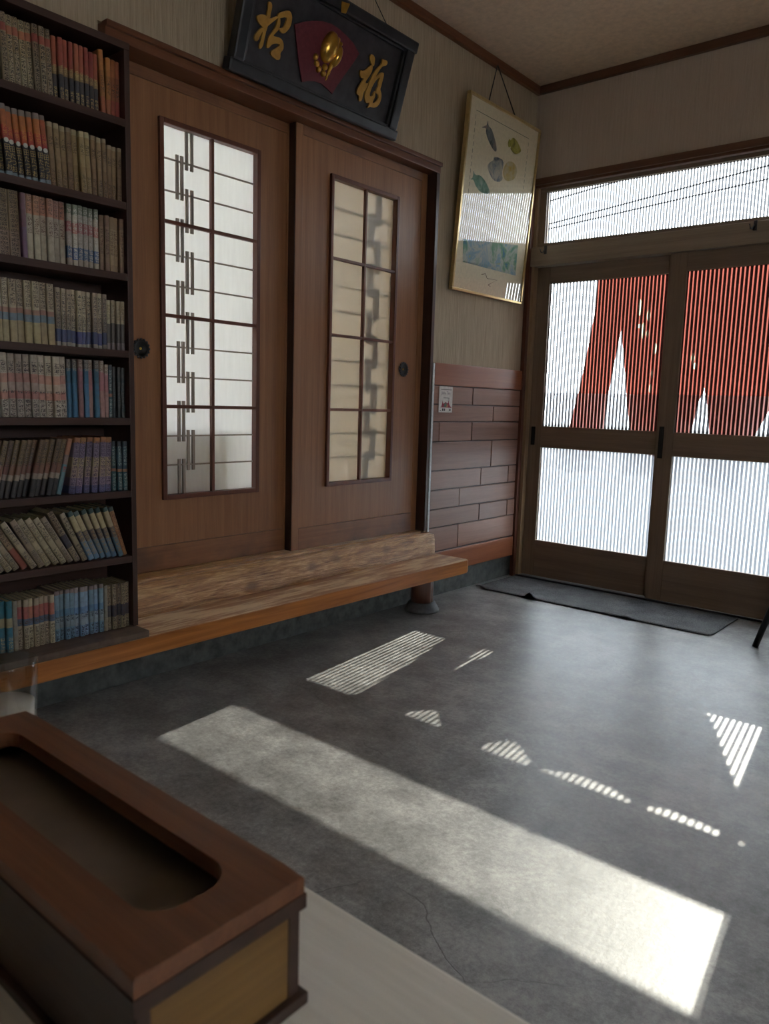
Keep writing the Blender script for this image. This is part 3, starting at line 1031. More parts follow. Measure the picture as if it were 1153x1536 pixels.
pk = box('plank', 0.028, 0.272, -3.60, -2.752, 0.258, 0.281, MAT['plank'], None, 0.004)
tag(pk, 'dark worn plank lying on the bench beneath the bookcase', 'plank')

# ------------------------------------------------------------------ bookcase
CY0, CY1, CX0, CX1 = -3.44, -2.748, 0.036, 0.200
SHZ = [1.868, 1.627, 1.414, 1.179, 0.968, 0.735, 0.520]
bc = root('bookcase', (0.12, (CY0 + CY1) / 2, 0.282), 'tall dark brown bookcase packed with comic paperbacks', 'bookcase')
box('side_panel', CX0, CX1, CY1 - 0.018, CY1, 0.282, 2.066, MAT['casez'], bc, 0.0015)
box('side_panel', CX0, CX1, CY0, CY0 + 0.018, 0.282, 2.066, MAT['casez'], bc, 0.0015)
box('top_panel', CX0, CX1 + 0.002, CY0, CY1, 2.066, 2.087, MAT['case'], bc, 0.0015)
box('back_panel', CX0, CX0 + 0.005, CY0 + .018, CY1 - .018, 0.282, 2.066, MAT['case'], bc)
for z in SHZ:
    box('shelf', CX0 + .005, CX1, CY0 + .0185, CY1 - .0185, z - 0.022, z, MAT['case'], bc, 0.0015)

# ------------------------------------------------------------------ books
def spine_mat(name, bands, glyph=((0.0, 0),), gcol=(0.02, 0.02, 0.02), nchar=14, wear=0.25):
    """bands / glyph zones run from the foot (0) to the head (1) of the spine"""
    m, nt, out = new_mat(name)
    tc = N(nt, 'ShaderNodeTexCoord')
    oi = N(nt, 'ShaderNodeObjectInfo')
    sg = N(nt, 'ShaderNodeSeparateXYZ')
    L(nt, tc.outputs['Generated'], sg.inputs[0])
    z = sg.outputs[2]
    base = ramp(nt, bands, 'CONSTANT')
    jit = math_node(nt, 'MULTIPLY_ADD', oi.outputs['Random'], 0.03)
    nt.links.new(z, jit.node.inputs[2])
    L(nt, jit, base.inputs[0])
    col = base.outputs[0]
    mul = N(nt, 'ShaderNodeVectorMath', operation='MULTIPLY_ADD')
    L(nt, oi.outputs['Random'], mul.inputs[0])
    mul.inputs[1].default_value = (3.1, 7.7, 5.3)
    L(nt, tc.outputs['Object'], mul.inputs[2])
    v = mul.outputs[0]
    # blotchy cover art / ageing
    art = noise(nt, v, 70, 3, 0.6)
    ar = ramp(nt, [(0.40, 0.0), (0.62, 1.0)])
    L(nt, art, ar.inputs[0])
    col = mixc(nt, math_node(nt, 'MULTIPLY', ar.outputs[0], wear), col, (0.11, 0.075, 0.045))
    # printed characters
    gz = ramp(nt, [(p, float(k)) for p, k in glyph], 'CONSTANT')
    L(nt, z, gz.inputs[0])
    n = noise(nt, v, 420, 1, 0.4)
    gm = math_node(nt, 'GREATER_THAN', n, 0.5)
    cell = math_node(nt, 'FRACT', math_node(nt, 'MULTIPLY', z, float(nchar)))
    gap = math_node(nt, 'GREATER_THAN', cell, 0.16)
    yc = math_node(nt, 'ABSOLUTE', math_node(nt, 'SUBTRACT', sg.outputs[1], 0.5))
    inn = math_node(nt, 'LESS_THAN', yc, 0.34)
    g = math_node(nt, 'MULTIPLY', math_node(nt, 'MULTIPLY', gm, gap), math_node(nt, 'MULTIPLY', inn, gz.outputs[0]))
    col = mixc(nt, g, col, gcol)
    hsv = N(nt, 'ShaderNodeHueSaturation')
    L(nt, col, hsv.inputs['Color'])
    val = math_node(nt, 'MULTIPLY_ADD', oi.outputs['Random'], 0.4)
    val.node.inputs[2].default_value = 0.62
    L(nt, val, hsv.inputs['Value'])
    hue = math_node(nt, 'MULTIPLY_ADD', oi.outputs['Random'], 0.03)
    hue.node.inputs[2].default_value = 0.485
    L(nt, hue, hsv.inputs['Hue'])
    principled(nt, out, hsv.outputs[0], 0.38, 0.5)
    return m

CREAM, TAN_, KHAKI = (0.50, 0.43, 0.32), (0.40, 0.29, 0.17), (0.36, 0.27, 0.13)
RED, ORG, DK, NAVY, BLUE, LBLUE = (0.42, 0.075, 0.05), (0.48, 0.17, 0.06), (0.020, 0.018, 0.022), (0.025, 0.045, 0.11), (0.06, 0.20, 0.38), (0.28, 0.42, 0.55)
TEAL, PINK, MAUVE, PURP = (0.03, 0.16, 0.20), (0.58, 0.26, 0.24), (0.30, 0.17, 0.20), (0.14, 0.07, 0.14)
STY = {
 'ember': ([(0, (0.40, 0.10, 0.06)), (0.3, (0.36, 0.13, 0.05)), (0.7, ORG)], [(0, 0), (0.35, 1), (0.6, 0)], (0.10, 0.05, 0.03), 'faded orange-red'),
 'redhead': ([(0, (0.05, 0.05, 0.06)), (0.42, (0.30, 0.20, 0.10)), (0.55, (0.38, 0.09, 0.06))], [(0, 1), (0.2, 0), (0.42, 1), (0.56, 0)], (0.45, 0.33, 0.14), 'red-topped'),
 'creamred': ([(0, (0.42, 0.34, 0.22)), (0.5, (0.40, 0.30, 0.18)), (0.74, (0.45, 0.13, 0.08)), (0.86, (0.36, 0.28, 0.17))], [(0, 1), (0.72, 0), (0.85, 1)], (0.03, 0.025, 0.02), 'cream and red'),
 'khaki': ([(0, (0.30, 0.195, 0.095)), (0.45, (0.35, 0.24, 0.12)), (0.93, (0.44, 0.36, 0.22))], [(0, 1), (0.3, 0), (0.62, 1), (0.8, 0)], (0.12, 0.08, 0.04), 'yellowed khaki'),
 'nightred': ([(0, (0.26, 0.34, 0.40)), (0.07, DK), (0.5, DK), (0.52, (0.52, 0.08, 0.05)), (0.72, (0.55, 0.17, 0.05)), (0.93, (0.26, 0.22, 0.20))], [(0, 0), (0.56, 1), (0.72, 0)], (0.62, 0.24, 0.06), 'black and red'),
 'brownbeige': ([(0, (0.34, 0.22, 0.13)), (0.15, (0.38, 0.26, 0.15)), (0.8, (0.30, 0.19, 0.11))], [(0, 0), (0.3, 1), (0.75, 0)], (0.16, 0.09, 0.05), 'brown-beige'),
 'whiteletter': ([(0, CREAM), (0.12, (0.10, 0.17, 0.33)), (0.32, (0.52, 0.47, 0.38)), (0.55, (0.52, 0.20, 0.18)), (0.72, (0.50, 0.46, 0.36)), (0.85, (0.20, 0.24, 0.17))], [(0, 0), (0.12, 1), (0.5, 0), (0.55, 1), (0.95, 0)], (0.60, 0.56, 0.48), 'white and blue lettered'),
 'peach': ([(0, CREAM), (0.45, (0.50, 0.42, 0.32)), (0.72, (0.52, 0.24, 0.16)), (0.9, (0.44, 0.22, 0.15))], [(0, 0), (0.4, 1), (0.66, 0), (0.74, 1)], (0.16, 0.09, 0.07), 'cream with peach top'),
 'dusk': ([(0, PURP), (0.5, (0.16, 0.07, 0.10))], [(0, 0)], DK, 'dark purple'),
 'floral': ([(0, (0.34, 0.24, 0.18)), (0.4, (0.30, 0.22, 0.14)), (0.8, (0.24, 0.17, 0.10))], [(0, 1)], (0.05, 0.035, 0.03), 'dark floral'),
 'creamdark': ([(0, (0.24, 0.18, 0.18)), (0.16, (0.08, 0.07, 0.06)), (0.55, (0.45, 0.37, 0.24))], [(0, 0), (0.6, 1), (0.9, 0)], (0.24, 0.19, 0.12), 'cream-headed dark'),
 'creamnavy': ([(0, (0.40, 0.36, 0.30)), (0.08, (0.06, 0.08, 0.20)), (0.30, (0.36, 0.29, 0.20)), (0.55, (0.50, 0.40, 0.27))], [(0, 0), (0.3, 1), (0.92, 0)], (0.07, 0.055, 0.05), 'cream with navy foot'),
 'creamslate': ([(0, (0.46, 0.37, 0.21)), (0.36, (0.18, 0.25, 0.30)), (0.48, (0.40, 0.22, 0.17)), (0.56, (0.50, 0.41, 0.28))], [(0, 0), (0.58, 1)], (0.12, 0.09, 0.07), 'cream with slate band'),
 'darkteal': ([(0, (0.02, 0.035, 0.04)), (0.8, (0.05, 0.05, 0.05))], [(0, 0), (0.2, 1), (0.7, 0)], (0.10, 0.10, 0.09), 'very dark teal'),
 'bluevol': ([(0, BLUE), (0.6, (0.05, 0.16, 0.28)), (0.85, (0.16, 0.14, 0.13))], [(0, 0), (0.8, 1)], (0.40, 0.36, 0.28), 'blue'),
 'mauvevol': ([(0, (0.40, 0.22, 0.20)), (0.5, (0.42, 0.18, 0.20)), (0.85, (0.26, 0.17, 0.13))], [(0, 0), (0.8, 1)], (0.45, 0.38, 0.30), 'mauve'),
 'pinkwhite': ([(0, (0.54, 0.48, 0.40)), (0.30, (0.55, 0.26, 0.22)), (0.42, (0.56, 0.44, 0.36)), (0.56, (0.56, 0.30, 0.24)), (0.70, (0.55, 0.47, 0.37))], [(0, 1), (0.28, 0), (0.38, 1), (0.44, 0), (0.70, 1), (0.88, 0)], (0.07, 0.05, 0.05), 'white and pink'),
 'navyteal': ([(0, (0.02, 0.09, 0.11)), (0.40, (0.42, 0.20, 0.12)), (0.46, (0.03, 0.08, 0.11)), (0.9, (0.03, 0.05, 0.07))], [(0, 1), (0.35, 0), (0.5, 1), (0.9, 0)], (0.30, 0.36, 0.34), 'dark teal'),
 'carnival': ([(0, (0.14, 0.15, 0.30)), (0.15, (0.30, 0.22, 0.30)), (0.30, (0.42, 0.30, 0.24)), (0.5, (0.44, 0.34, 0.22)), (0.66, (0.20, 0.16, 0.24)), (0.92, (0.42, 0.17, 0.07))], [(0, 1), (0.93, 0)], (0.07, 0.045, 0.09), 'gaudy multicoloured'),
 'salmon': ([(0, (0.14, 0.28, 0.32)), (0.55, (0.30, 0.22, 0.20)), (0.72, (0.55, 0.26, 0.16))], [(0, 0), (0.4, 1), (0.5, 0)], (0.4, 0.06, 0.06), 'salmon and pale blue'),
 'umber': ([(0, DK), (0.32, (0.34, 0.27, 0.22)), (0.42, (0.19, 0.075, 0.05)), (0.6, (0.17, 0.10, 0.05))], [(0, 0), (0.55, 1), (0.95, 0)], (0.05, 0.03, 0.02), 'umber with black foot'),
 'oldcream': ([(0, (0.36, 0.29, 0.18)), (0.3, (0.42, 0.35, 0.23)), (0.8, (0.46, 0.38, 0.27))], [(0, 1), (0.35, 0), (0.5, 1), (0.9, 0)], (0.10, 0.08, 0.06), 'yellowed cream'),
 'creamwine': ([(0, (0.38, 0.12, 0.08)), (0.45, (0.40, 0.30, 0.19))], [(0, 0), (0.5, 1)], (0.08, 0.05, 0.04), 'cream and wine-red'),
 'straw': ([(0, (0.10, 0.20, 0.28)), (0.42, (0.10, 0.09, 0.10)), (0.62, (0.50, 0.40, 0.24)), (0.93, (0.05, 0.10, 0.10))], [(0, 0), (0.1, 1), (0.6, 0)], (0.30, 0.20, 0.10), 'straw-headed blue'),
 'rust': ([(0, (0.42, 0.19, 0.08)), (0.55, (0.46, 0.24, 0.12)), (0.93, (0.05, 0.09, 0.09))], [(0, 0), (0.15, 1), (0.9, 0)], (0.20, 0.08, 0.05), 'rust-orange'),
 'inkcream': ([(0, (0.38, 0.31, 0.20)), (0.30, (0.05, 0.05, 0.08)), (0.55, (0.36, 0.28, 0.18))], [(0, 1)], (0.06, 0.045, 0.04), 'ink-lettered cream'),
 'skyblue': ([(0, (0.22, 0.36, 0.52)), (0.25, (0.34, 0.42, 0.48)), (0.48, (0.17, 0.32, 0.52)), (0.62, LBLUE), (0.92, (0.36, 0.28, 0.26))], [(0, 1), (0.22, 0), (0.36, 1), (0.48, 0)], (0.04, 0.05, 0.08), 'sky blue'),
 'creamredblue': ([(0, (0.52, 0.44, 0.31)), (0.48, (0.10, 0.15, 0.24)), (0.62, (0.50, 0.16, 0.13)), (0.86, (0.50, 0.42, 0.30))], [(0, 1), (0.42, 0), (0.5, 1), (0.58, 0)], (0.10, 0.07, 0.05), 'cream with red and navy bands'),
 'beige': ([(0, (0.42, 0.36, 0.26)), (0.3, (0.36, 0.34, 0.28))], [(0, 0)], DK, 'plain beige'),
 'tealblue': ([(0, (0.04, 0.20, 0.30)), (0.5, (0.46, 0.38, 0.22)), (0.68, (0.03, 0.19, 0.27))], [(0, 1), (0.3, 0)], (0.45, 0.40, 0.25), 'teal-blue'),
}
SMAT = {k: spine_mat('spine_' + k, v[0], v[1], v[2]) for k, v in STY.items()}
MAT['pages'] = plain('aged_pages', (0.46, 0.38, 0.25), 0.85, 0, 0.2, 0.1, 200)
BOOKD = 0.112
_mesh = {}
def book_meshes(sty, t, h):
    key = (sty, round(t, 4), round(h, 3))
    if key in _mesh:
        return _mesh[key]
    a = t / 2
    r = 0.0040
    outer = [(-BOOKD, -a), (-r, -a), (-r * .35, -a + r * .35), (0, -a + r), (0.0006, 0), (0, a - r), (-r * .35, a - r * .35), (-r, a), (-BOOKD, a)]
    inner = [(-BOOKD, a - .0009), (-.0035, a - .0009), (-.0035, -a + .0009), (-BOOKD, -a + .0009)]
    prof = outer + inner
    bm = bmesh.new()
    lo = [bm.verts.new((x, y, 0)) for x, y in prof]
    hi = [bm.verts.new((x, y, h)) for x, y in prof]
    n = len(prof)
    for i in range(n):
        j = (i + 1) % n
        bm.faces.new((lo[i], lo[j], hi[j], hi[i]))
    bm.faces.new(list(reversed(lo)))
    bm.faces.new(hi)
    bmesh.ops.recalc_face_normals(bm, faces=bm.faces)
    me = bpy.data.meshes.new('cover')
    bm.to_mesh(me)
    bm.free()
    me.materials.append(SMAT[sty])
    bm = bmesh.new()
    bm_box(bm, (-BOOKD + .0015, -.0036, -a + .001, a - .001, .002, h - .0025))
    mp = bpy.data.meshes.new('pages')
    bm.to_mesh(mp)
    bm.free()
    mp.materials.append(MAT['pages'])
    _mesh[key] = (me, mp)
    return _mesh[key]

ORDW = {1: 'first', 2: 'second', 3: 'third', 4: 'fourth', 5: 'fifth', 6: 'sixth', 7: 'seventh', 8: 'eighth'}
ROWW = ['top shelf', 'second shelf from top', 'third shelf from top', 'fourth shelf from top', 'fifth shelf from top', 'sixth shelf from top', 'shelf of slanting books', 'bottom row']
GRP = ['paperbacks on the top shelf', 'paperbacks on the second shelf', 'paperbacks on the third shelf', 'paperbacks on the fourth shelf',
       'paperbacks on the fifth shelf', 'paperbacks on the sixth shelf', 'slanting paperbacks on the seventh shelf', 'paperbacks in the bottom row']
def nth(k):
    suf = 'th' if 10 <= k % 100 <= 20 else {1: 'st', 2: 'nd', 3: 'rd'}.get(k % 10, 'th')
    return '%d%s' % (k, suf)

TATSUO = None
def place_book(rowi, k, sty, t, h, y, z, lean):
    """y: contact edge on the shelf; lean>0 tips the head toward -y"""
    me, mp = book_meshes(sty, t, h)
    x = 0.186 + random.uniform(-0.006, 0.005)
    lab = '%s paperback, %s from the right end of the %s' % (STY[sty][3], nth(k), ROWW[rowi])
    a = radians(lean)
    # pivot on the lower edge that touches the shelf
    yc = t / 2 if lean >= 0 else -t / 2
    r = root('book', (x, y, z), lab, 'book', GRP[rowi])
    r.rotation_euler = (a, 0, 0)
    c = bpy.data.objects.new('cover', me)
    COL.objects.link(c)
    c.parent = r
    c.location = (0, yc, 0)
    p = bpy.data.objects.new('pages', mp)
    COL.objects.link(p)
    p.parent = r
    p.location = (0, yc, 0)
    if sty == 'nightred':
        for nm, tm in (('title', TITLE_ME), ('badge', BADGE_ME)):
            q = bpy.data.objects.new(nm, tm)
            COL.objects.link(q)
            q.parent = c
    return r

cu = bpy.data.curves.new('title', 'FONT')
cu.body = '\u7530\n\u305f\n\u3064\n\u304a'
cu.size = 0.0175
cu.space_line = 0.98
cu.align_x = 'CENTER'
tmp = bpy.data.objects.new('title', cu)
TITLE_ME = bpy.data.meshes.new_from_object(tmp)
bpy.data.objects.remove(tmp)
TITLE_ME.transform(Matrix(((0, 0, 1, .0011), (1, 0, 0, 0), (0, 1, 0, .066), (0, 0, 0, 1))))
TITLE_ME.materials.clear()
TITLE_ME.materials.append(plain('yellow_print', (0.36, 0.26, 0.10), 0.6))
bm = bmesh.new()
lathe_bm(bm, [(0.0062, 0.0), (0.0062, 0.0012)], (0, 0, .0905), 20, 'x')
BADGE_ME = bpy.data.meshes.new('badge')
bm.to_mesh(BADGE_ME)
bm.free()
BADGE_ME.materials.append(plain('white_print', (0.52, 0.52, 0.48), 0.6))

YR = CY1 - 0.0195
YL = CY0 + 0.022
def fill(rowi, z, runs, slack=0.0012):
    """runs listed from the right end: (count, thickness, height, style(s), lean)"""
    y = YR - 0.001
    k = 0
    prev_lean = 0
    for cnt, t, h, sty, lean in runs:
        stys = sty if isinstance(sty, (list, tuple)) else [sty]
        for i in range(cnt):
            ln = lean(i, cnt) if callable(lean) else lean
            tt = t
            hh = h + random.choice((0, 0, 0.001, -0.001))
            a = radians(abs(ln))
            wd = tt / cos(a) + slack
            if ln >= 0 and prev_lean > ln:
                y -= hh * (sin(radians(prev_lean)) - sin(a))
            # room for the head of a book that tips right (-lean)
            k += 1
            if ln >= 0:
                yy = y - wd - (0.0)
                if yy - hh * sin(a) < YL:
                    return
                place_book(rowi, k, stys[i % len(stys)], tt, hh, yy, z + 0.0004, ln)
                y = yy
            else:
                if prev_lean >= 0 or abs(ln) > abs(prev_lean):
                    y -= hh * (sin(a) - sin(radians(abs(min(0, prev_lean)))))
                yy = y
                if yy - wd < YL:
                    return
                place_book(rowi, k, stys[i % len(stys)], tt, hh, yy, z + 0.0004, ln)
                y -= wd
            prev_lean = ln

fill(0, 1.868, [(3, .0150, .162, 'ember', 0), (1, .0150, .176, 'ember', 2.5), (2, .0145, .160, 'redhead', 1), (7, .0145, .166, 'redhead', 1), (8, .0165, .174, 'creamred', 2.2), (14, .0165, .174, 'creamred', 1)])
fill(1, 1.627, [(3, .0155, .158, 'khaki', 0), (3, .0155, .168, 'khaki', 1.5), (5, .0165, .172, 'khaki', 2.5), (2, .0165, .174, 'khaki', 3.0), (10, .0172, .182, 'nightred', 5.0), (12, .017, .178, 'nightred', 5.0)])
fill(2, 1.414, [(5, .0152, .162, 'brownbeige', 0), (6, .0160, .174, 'whiteletter', 0), (6, .0180, .175, 'peach', 0.6), (1, .0150, .174, 'dusk', 1), (2, .0300, .176, 'floral', 1), (20, .0180, .175, 'peach', 0.5)])
fill(3, 1.179, [(4, .0138, .150, 'creamdark', 0), (10, .0155, .165, 'creamnavy', 0), (6, .0205, .174, 'creamslate', 1.2), (22, .0185, .174, 'creamslate', 1)])
fill(4, 0.968, [(3, .0140, .158, 'darkteal', 0), (2, .0135, .164, ['navyteal', 'mauvevol'], 0), (7, .0158, .174, ['mauvevol', 'bluevol', 'mauvevol', 'bluevol', 'mauvevol', 'bluevol', 'bluevol'], 0.6), (12, .0205, .179, 'pinkwhite', 1.2), (20, .0205, .179, 'pinkwhite', 1)])
fill(5, 0.735, [(3, .0165, .158, 'navyteal', 0), (6, .0200, .172, 'carnival', lambda i, n: -2 - 1.2 * i), (1, .0150, .172, 'salmon', -14), (22, .0160, .170, 'umber', -13.5)])
fill(6, 0.520, [(1, .0165, .170, 'rust', lambda i, n: 17), (4, .0172, .172, 'straw', lambda i, n: 19 + i), (2, .0180, .172, 'straw', 24), (1, .0180, .170, 'oldcream', 25), (1, .0200, .182, 'inkcream', 28), (5, .0190, .168, 'oldcream', 30), (3, .0195, .168, ['oldcream', 'creamwine', 'oldcream'], 32), (12, .0185, .168, 'oldcream', 33)])
fill(7, 0.2814, [(5, .0148, .150, 'inkcream', 0), (1, .0120, .150, 'beige', 0), (10, .0150, .158, 'skyblue', 0), (7, .0150, .150, 'creamredblue', 0), (1, .0140, .150, 'beige', 0), (3, .0175, .155, 'tealblue', 0), (20, .0165, .155, 'tealblue', 0)])

# ------------------------------------------------------------------ lucky plaque above the doors
T = {
    'a1': [(-0.3388, 0.258), (-0.3325, 0.2632), (-0.3232, 0.2614), (-0.3184, 0.252), (-0.3182, 0.2431), (-0.3203, 0.2303), (-0.3175, 0.2117), (-0.3173, 0.2027), (-0.3214, 0.1892), (-0.3232, 0.1794), (-0.3256, 0.1634), (-0.3267, 0.1508), (-0.3267, 0.1385), (-0.3268, 0.1263), (-0.3293, 0.1147), (-0.3378, 0.1049), (-0.3431, 0.1085), (-0.3447, 0.1187), (-0.3412, 0.1306), (-0.3408, 0.146), (-0.3394, 0.1571), (-0.3407, 0.1703), (-0.3436, 0.1814), (-0.3348, 0.1981), (-0.3349, 0.2191), (-0.3358, 0.2263), (-0.3344, 0.2417)],
    'a2': [(-0.3779, 0.2007), (-0.3604, 0.2122), (-0.3399, 0.2173), (-0.3273, 0.2113), (-0.3185, 0.2114), (-0.3034, 0.2213), (-0.2885, 0.2326), (-0.2829, 0.2285), (-0.2933, 0.2173), (-0.3074, 0.2032), (-0.3194, 0.1899), (-0.328, 0.1808), (-0.3394, 0.1738), (-0.3492, 0.1779), (-0.3634, 0.182), (-0.3718, 0.1895)],
    'a3': [(-0.3465, 0.1759), (-0.3346, 0.1724), (-0.3438, 0.1571), (-0.3495, 0.1415), (-0.3514, 0.1317), (-0.361, 0.1224), (-0.3684, 0.126), (-0.3719, 0.1354), (-0.3668, 0.1492), (-0.3563, 0.1634)],
    'a4': [(-0.2885, 0.2326), (-0.281, 0.2459), (-0.2632, 0.2554), (-0.2436, 0.267), (-0.2315, 0.2652), (-0.2215, 0.255), (-0.2193, 0.2434), (-0.2197, 0.2247), (-0.2267, 0.2083), (-0.244, 0.1876), (-0.2569, 0.1885), (-0.2701, 0.1948), (-0.2682, 0.2001), (-0.2563, 0.2027), (-0.2478, 0.2133), (-0.243, 0.2289), (-0.2429, 0.2446), (-0.2624, 0.2366), (-0.2741, 0.2294), (-0.2821, 0.2258)],
    'a5': [(-0.2846, 0.2264), (-0.2743, 0.2301), (-0.2701, 0.2193), (-0.2683, 0.2046), (-0.2724, 0.1909), (-0.2825, 0.1782), (-0.2916, 0.1658), (-0.2794, 0.1669), (-0.2599, 0.1705), (-0.2464, 0.1673), (-0.2382, 0.1591), (-0.2339, 0.148), (-0.2343, 0.1368), (-0.2446, 0.124), (-0.2407, 0.1142), (-0.24, 0.1033), (-0.2509, 0.0967), (-0.2652, 0.0984), (-0.2822, 0.1022), (-0.2877, 0.1098), (-0.2844, 0.1187), (-0.2693, 0.1299), (-0.2583, 0.1399), (-0.2525, 0.148), (-0.2566, 0.1506), (-0.2757, 0.1449), (-0.2896, 0.1379), (-0.2975, 0.1252), (-0.3038, 0.1193), (-0.3111, 0.1215), (-0.312, 0.1374), (-0.3106, 0.1532), (-0.3041, 0.1662), (-0.2944, 0.1802), (-0.2872, 0.195), (-0.2838, 0.2115)],
    'f1': [(0.2189, 0.272), (0.2329, 0.2727), (0.2436, 0.2653), (0.2477, 0.251), (0.2495, 0.2358), (0.2411, 0.2339), (0.2295, 0.2404), (0.2178, 0.2507), (0.2132, 0.2632)],
    'f2': [(0.176, 0.1937), (0.1802, 0.1997), (0.1929, 0.1998), (0.2057, 0.207), (0.2203, 0.2234), (0.2348, 0.2366), (0.2413, 0.2332), (0.2444, 0.2216), (0.2416, 0.208), (0.2329, 0.1895), (0.22, 0.1681), (0.2255, 0.1603), (0.238, 0.1688), (0.237, 0.1574), (0.2305, 0.1395), (0.2225, 0.1259), (0.2221, 0.1129), (0.2238, 0.0974), (0.2154, 0.0885), (0.2079, 0.0911), (0.2028, 0.1089), (0.1902, 0.1083), (0.183, 0.1141), (0.1835, 0.1269), (0.1927, 0.144), (0.2019, 0.161), (0.2088, 0.1773), (0.1952, 0.1723), (0.1837, 0.1758)],
    'f3': [(0.2844, 0.2762), (0.2955, 0.275), (0.314, 0.2794), (0.3236, 0.2722), (0.3179, 0.2592), (0.3014, 0.2531), (0.2925, 0.2447), (0.2807, 0.2235), (0.2711, 0.1998), (0.2827, 0.2113), (0.2961, 0.2251), (0.31, 0.2311), (0.317, 0.2268), (0.3178, 0.211), (0.3167, 0.1929), (0.3169, 0.1784), (0.3135, 0.166), (0.3289, 0.1543), (0.3345, 0.133), (0.3309, 0.1138), (0.3183, 0.097), (0.2999, 0.0885), (0.2837, 0.0887), (0.2728, 0.0823), (0.2619, 0.076), (0.2719, 0.0919), (0.2675, 0.1036), (0.2583, 0.0928), (0.2466, 0.0959), (0.2354, 0.112), (0.2343, 0.1294), (0.2409, 0.1538), (0.2452, 0.1774), (0.2519, 0.2017), (0.2674, 0.2304), (0.2936, 0.2594)],
    'f3h': [(0.2992, 0.2101), (0.281, 0.1948), (0.2716, 0.1775), (0.2646, 0.1609), (0.261, 0.1422), (0.2605, 0.1259), (0.2705, 0.124), (0.2808, 0.1319), (0.2831, 0.1471), (0.294, 0.1536), (0.2918, 0.1595), (0.3006, 0.1751), (0.294, 0.1924)],
    'f3k': [(0.289, 0.1457), (0.2952, 0.1329), (0.2899, 0.115), (0.2865, 0.1026), (0.3005, 0.1083), (0.3141, 0.1221), (0.3182, 0.1364), (0.3106, 0.1456), (0.2965, 0.1471)],
    'fan': [(-0.2003, 0.2353), (-0.1626, 0.2571), (-0.1184, 0.2766), (-0.0717, 0.2913), (-0.0251, 0.2988), (0.0188, 0.2962), (0.0658, 0.2874), (0.1072, 0.2761), (0.1524, 0.2513), (0.131, 0.2089), (0.0999, 0.1564), (0.0716, 0.1073), (0.0539, 0.071), (0.0215, 0.0803), (-0.0137, 0.0884), (-0.0484, 0.0859), (-0.0807, 0.0772), (-0.1127, 0.0639), (-0.1382, 0.1092), (-0.1624, 0.1569), (-0.1828, 0.1982)],
    'lumps': [(-0.0133, 0.2197), (0.0288, 0.2016), (-0.0719, 0.1665), (-0.0607, 0.1474), (-0.0453, 0.1318), (-0.0167, 0.1478), (-0.018, 0.1243), (0.023, 0.2569), (0.0419, 0.2495), (0.0048, 0.1314), (0.0072, 0.1461), (0.0057, 0.1177), (0.014, 0.1366), (0.0136, 0.1597)],
    'tab': [(-0.0176, 0.3801), (0.026, 0.3871), (0.0158, 0.3492), (-0.0097, 0.3446)],
    'mackerel': [(-0.1675, 0.8625), (-0.1584, 0.8335), (-0.1454, 0.8337), (-0.1241, 0.8261), (-0.0994, 0.8025), (-0.0723, 0.7689), (-0.0606, 0.7446), (-0.0679, 0.7308), (-0.0926, 0.7366), (-0.1225, 0.7527), (-0.1533, 0.7749), (-0.1787, 0.8048), (-0.172, 0.8199), (-0.2215, 0.8098), (-0.1895, 0.8267), (-0.1717, 0.8349)],
    'yellowfish': [(0.0814, 0.8449), (0.1229, 0.8365), (0.1564, 0.8169), (0.1792, 0.7978), (0.1571, 0.7816), (0.124, 0.7663), (0.0937, 0.7729), (0.0671, 0.7802), (0.0744, 0.796), (0.0489, 0.7826), (0.038, 0.8006), (0.0463, 0.827), (0.0652, 0.8215)],
    'blueblob': [(-0.0796, 0.7058), (-0.0337, 0.7136), (0.0158, 0.7083), (0.0162, 0.6736), (0.0085, 0.6439), (0.0282, 0.6168), (-0.0089, 0.5945), (-0.0633, 0.5927), (-0.1014, 0.615), (-0.134, 0.645), (-0.1126, 0.6705), (-0.082, 0.6847)],
    'yellowblob': [(0.0498, 0.713), (0.104, 0.7261), (0.1514, 0.709), (0.1583, 0.6784), (0.1372, 0.6414), (0.0844, 0.6188), (0.0416, 0.6198), (0.0218, 0.6469), (0.0228, 0.6751)],
    'greenfish': [(-0.2545, 0.6015), (-0.2312, 0.5785), (-0.1885, 0.5899), (-0.1469, 0.5773), (-0.1094, 0.5549), (-0.0764, 0.524), (-0.1143, 0.5124), (-0.1731, 0.5102), (-0.2226, 0.5333), (-0.2397, 0.5564), (-0.273, 0.5489), (-0.2476, 0.5647)],
    'border': [(-0.2814, 0.8762), (0.2393, 0.8774), (0.2489, 0.608), (-0.2707, 0.4859)],
    'scape': [(-0.2647, 0.1471), (0.2606, 0.1513), (0.2505, 0.3157), (-0.2812, 0.2589)],
    'signature': [(-0.0825, 0.1099), (-0.0447, 0.1194), (-0.0242, 0.0968), (0.0732, 0.1014), (-0.0097, 0.0646), (0.0157, 0.0593)],
    'piccorners': [(-0.3531, -0.0054), (0.3435, 0.0072), (-0.358, 0.9415), (0.3105, 0.9475)],
    'sgcorners': [(-0.4647, -0.0096), (0.4431, 0.0054), (0.447, 0.3899)],
    'sginner': [(0.344, 0.0407), (0.3484, 0.3278), (-0.3591, 0.0292), (0.3236, 0.0299)],
}
TH = atan2(.117, .376)
sgn = root('plaque', (.03, -1.797, 2.2165), 'black framed plaque with two gilt characters and a maroon fan', 'plaque', rot=(0, TH, 0))
SW, SH = 0.458, 0.394
def bar(name, y0, y1, z0, z1, n0, n1, mat, parent, bev=0.006):
    return box(name, n0, n1, y0, y1, z0, z1, mat, parent, bev, 2, True)
bar('back_board', -SW + .02, SW - .02, .012, SH - .012, 0.0, 0.010, MAT['laquerpanel'], sgn, 0)
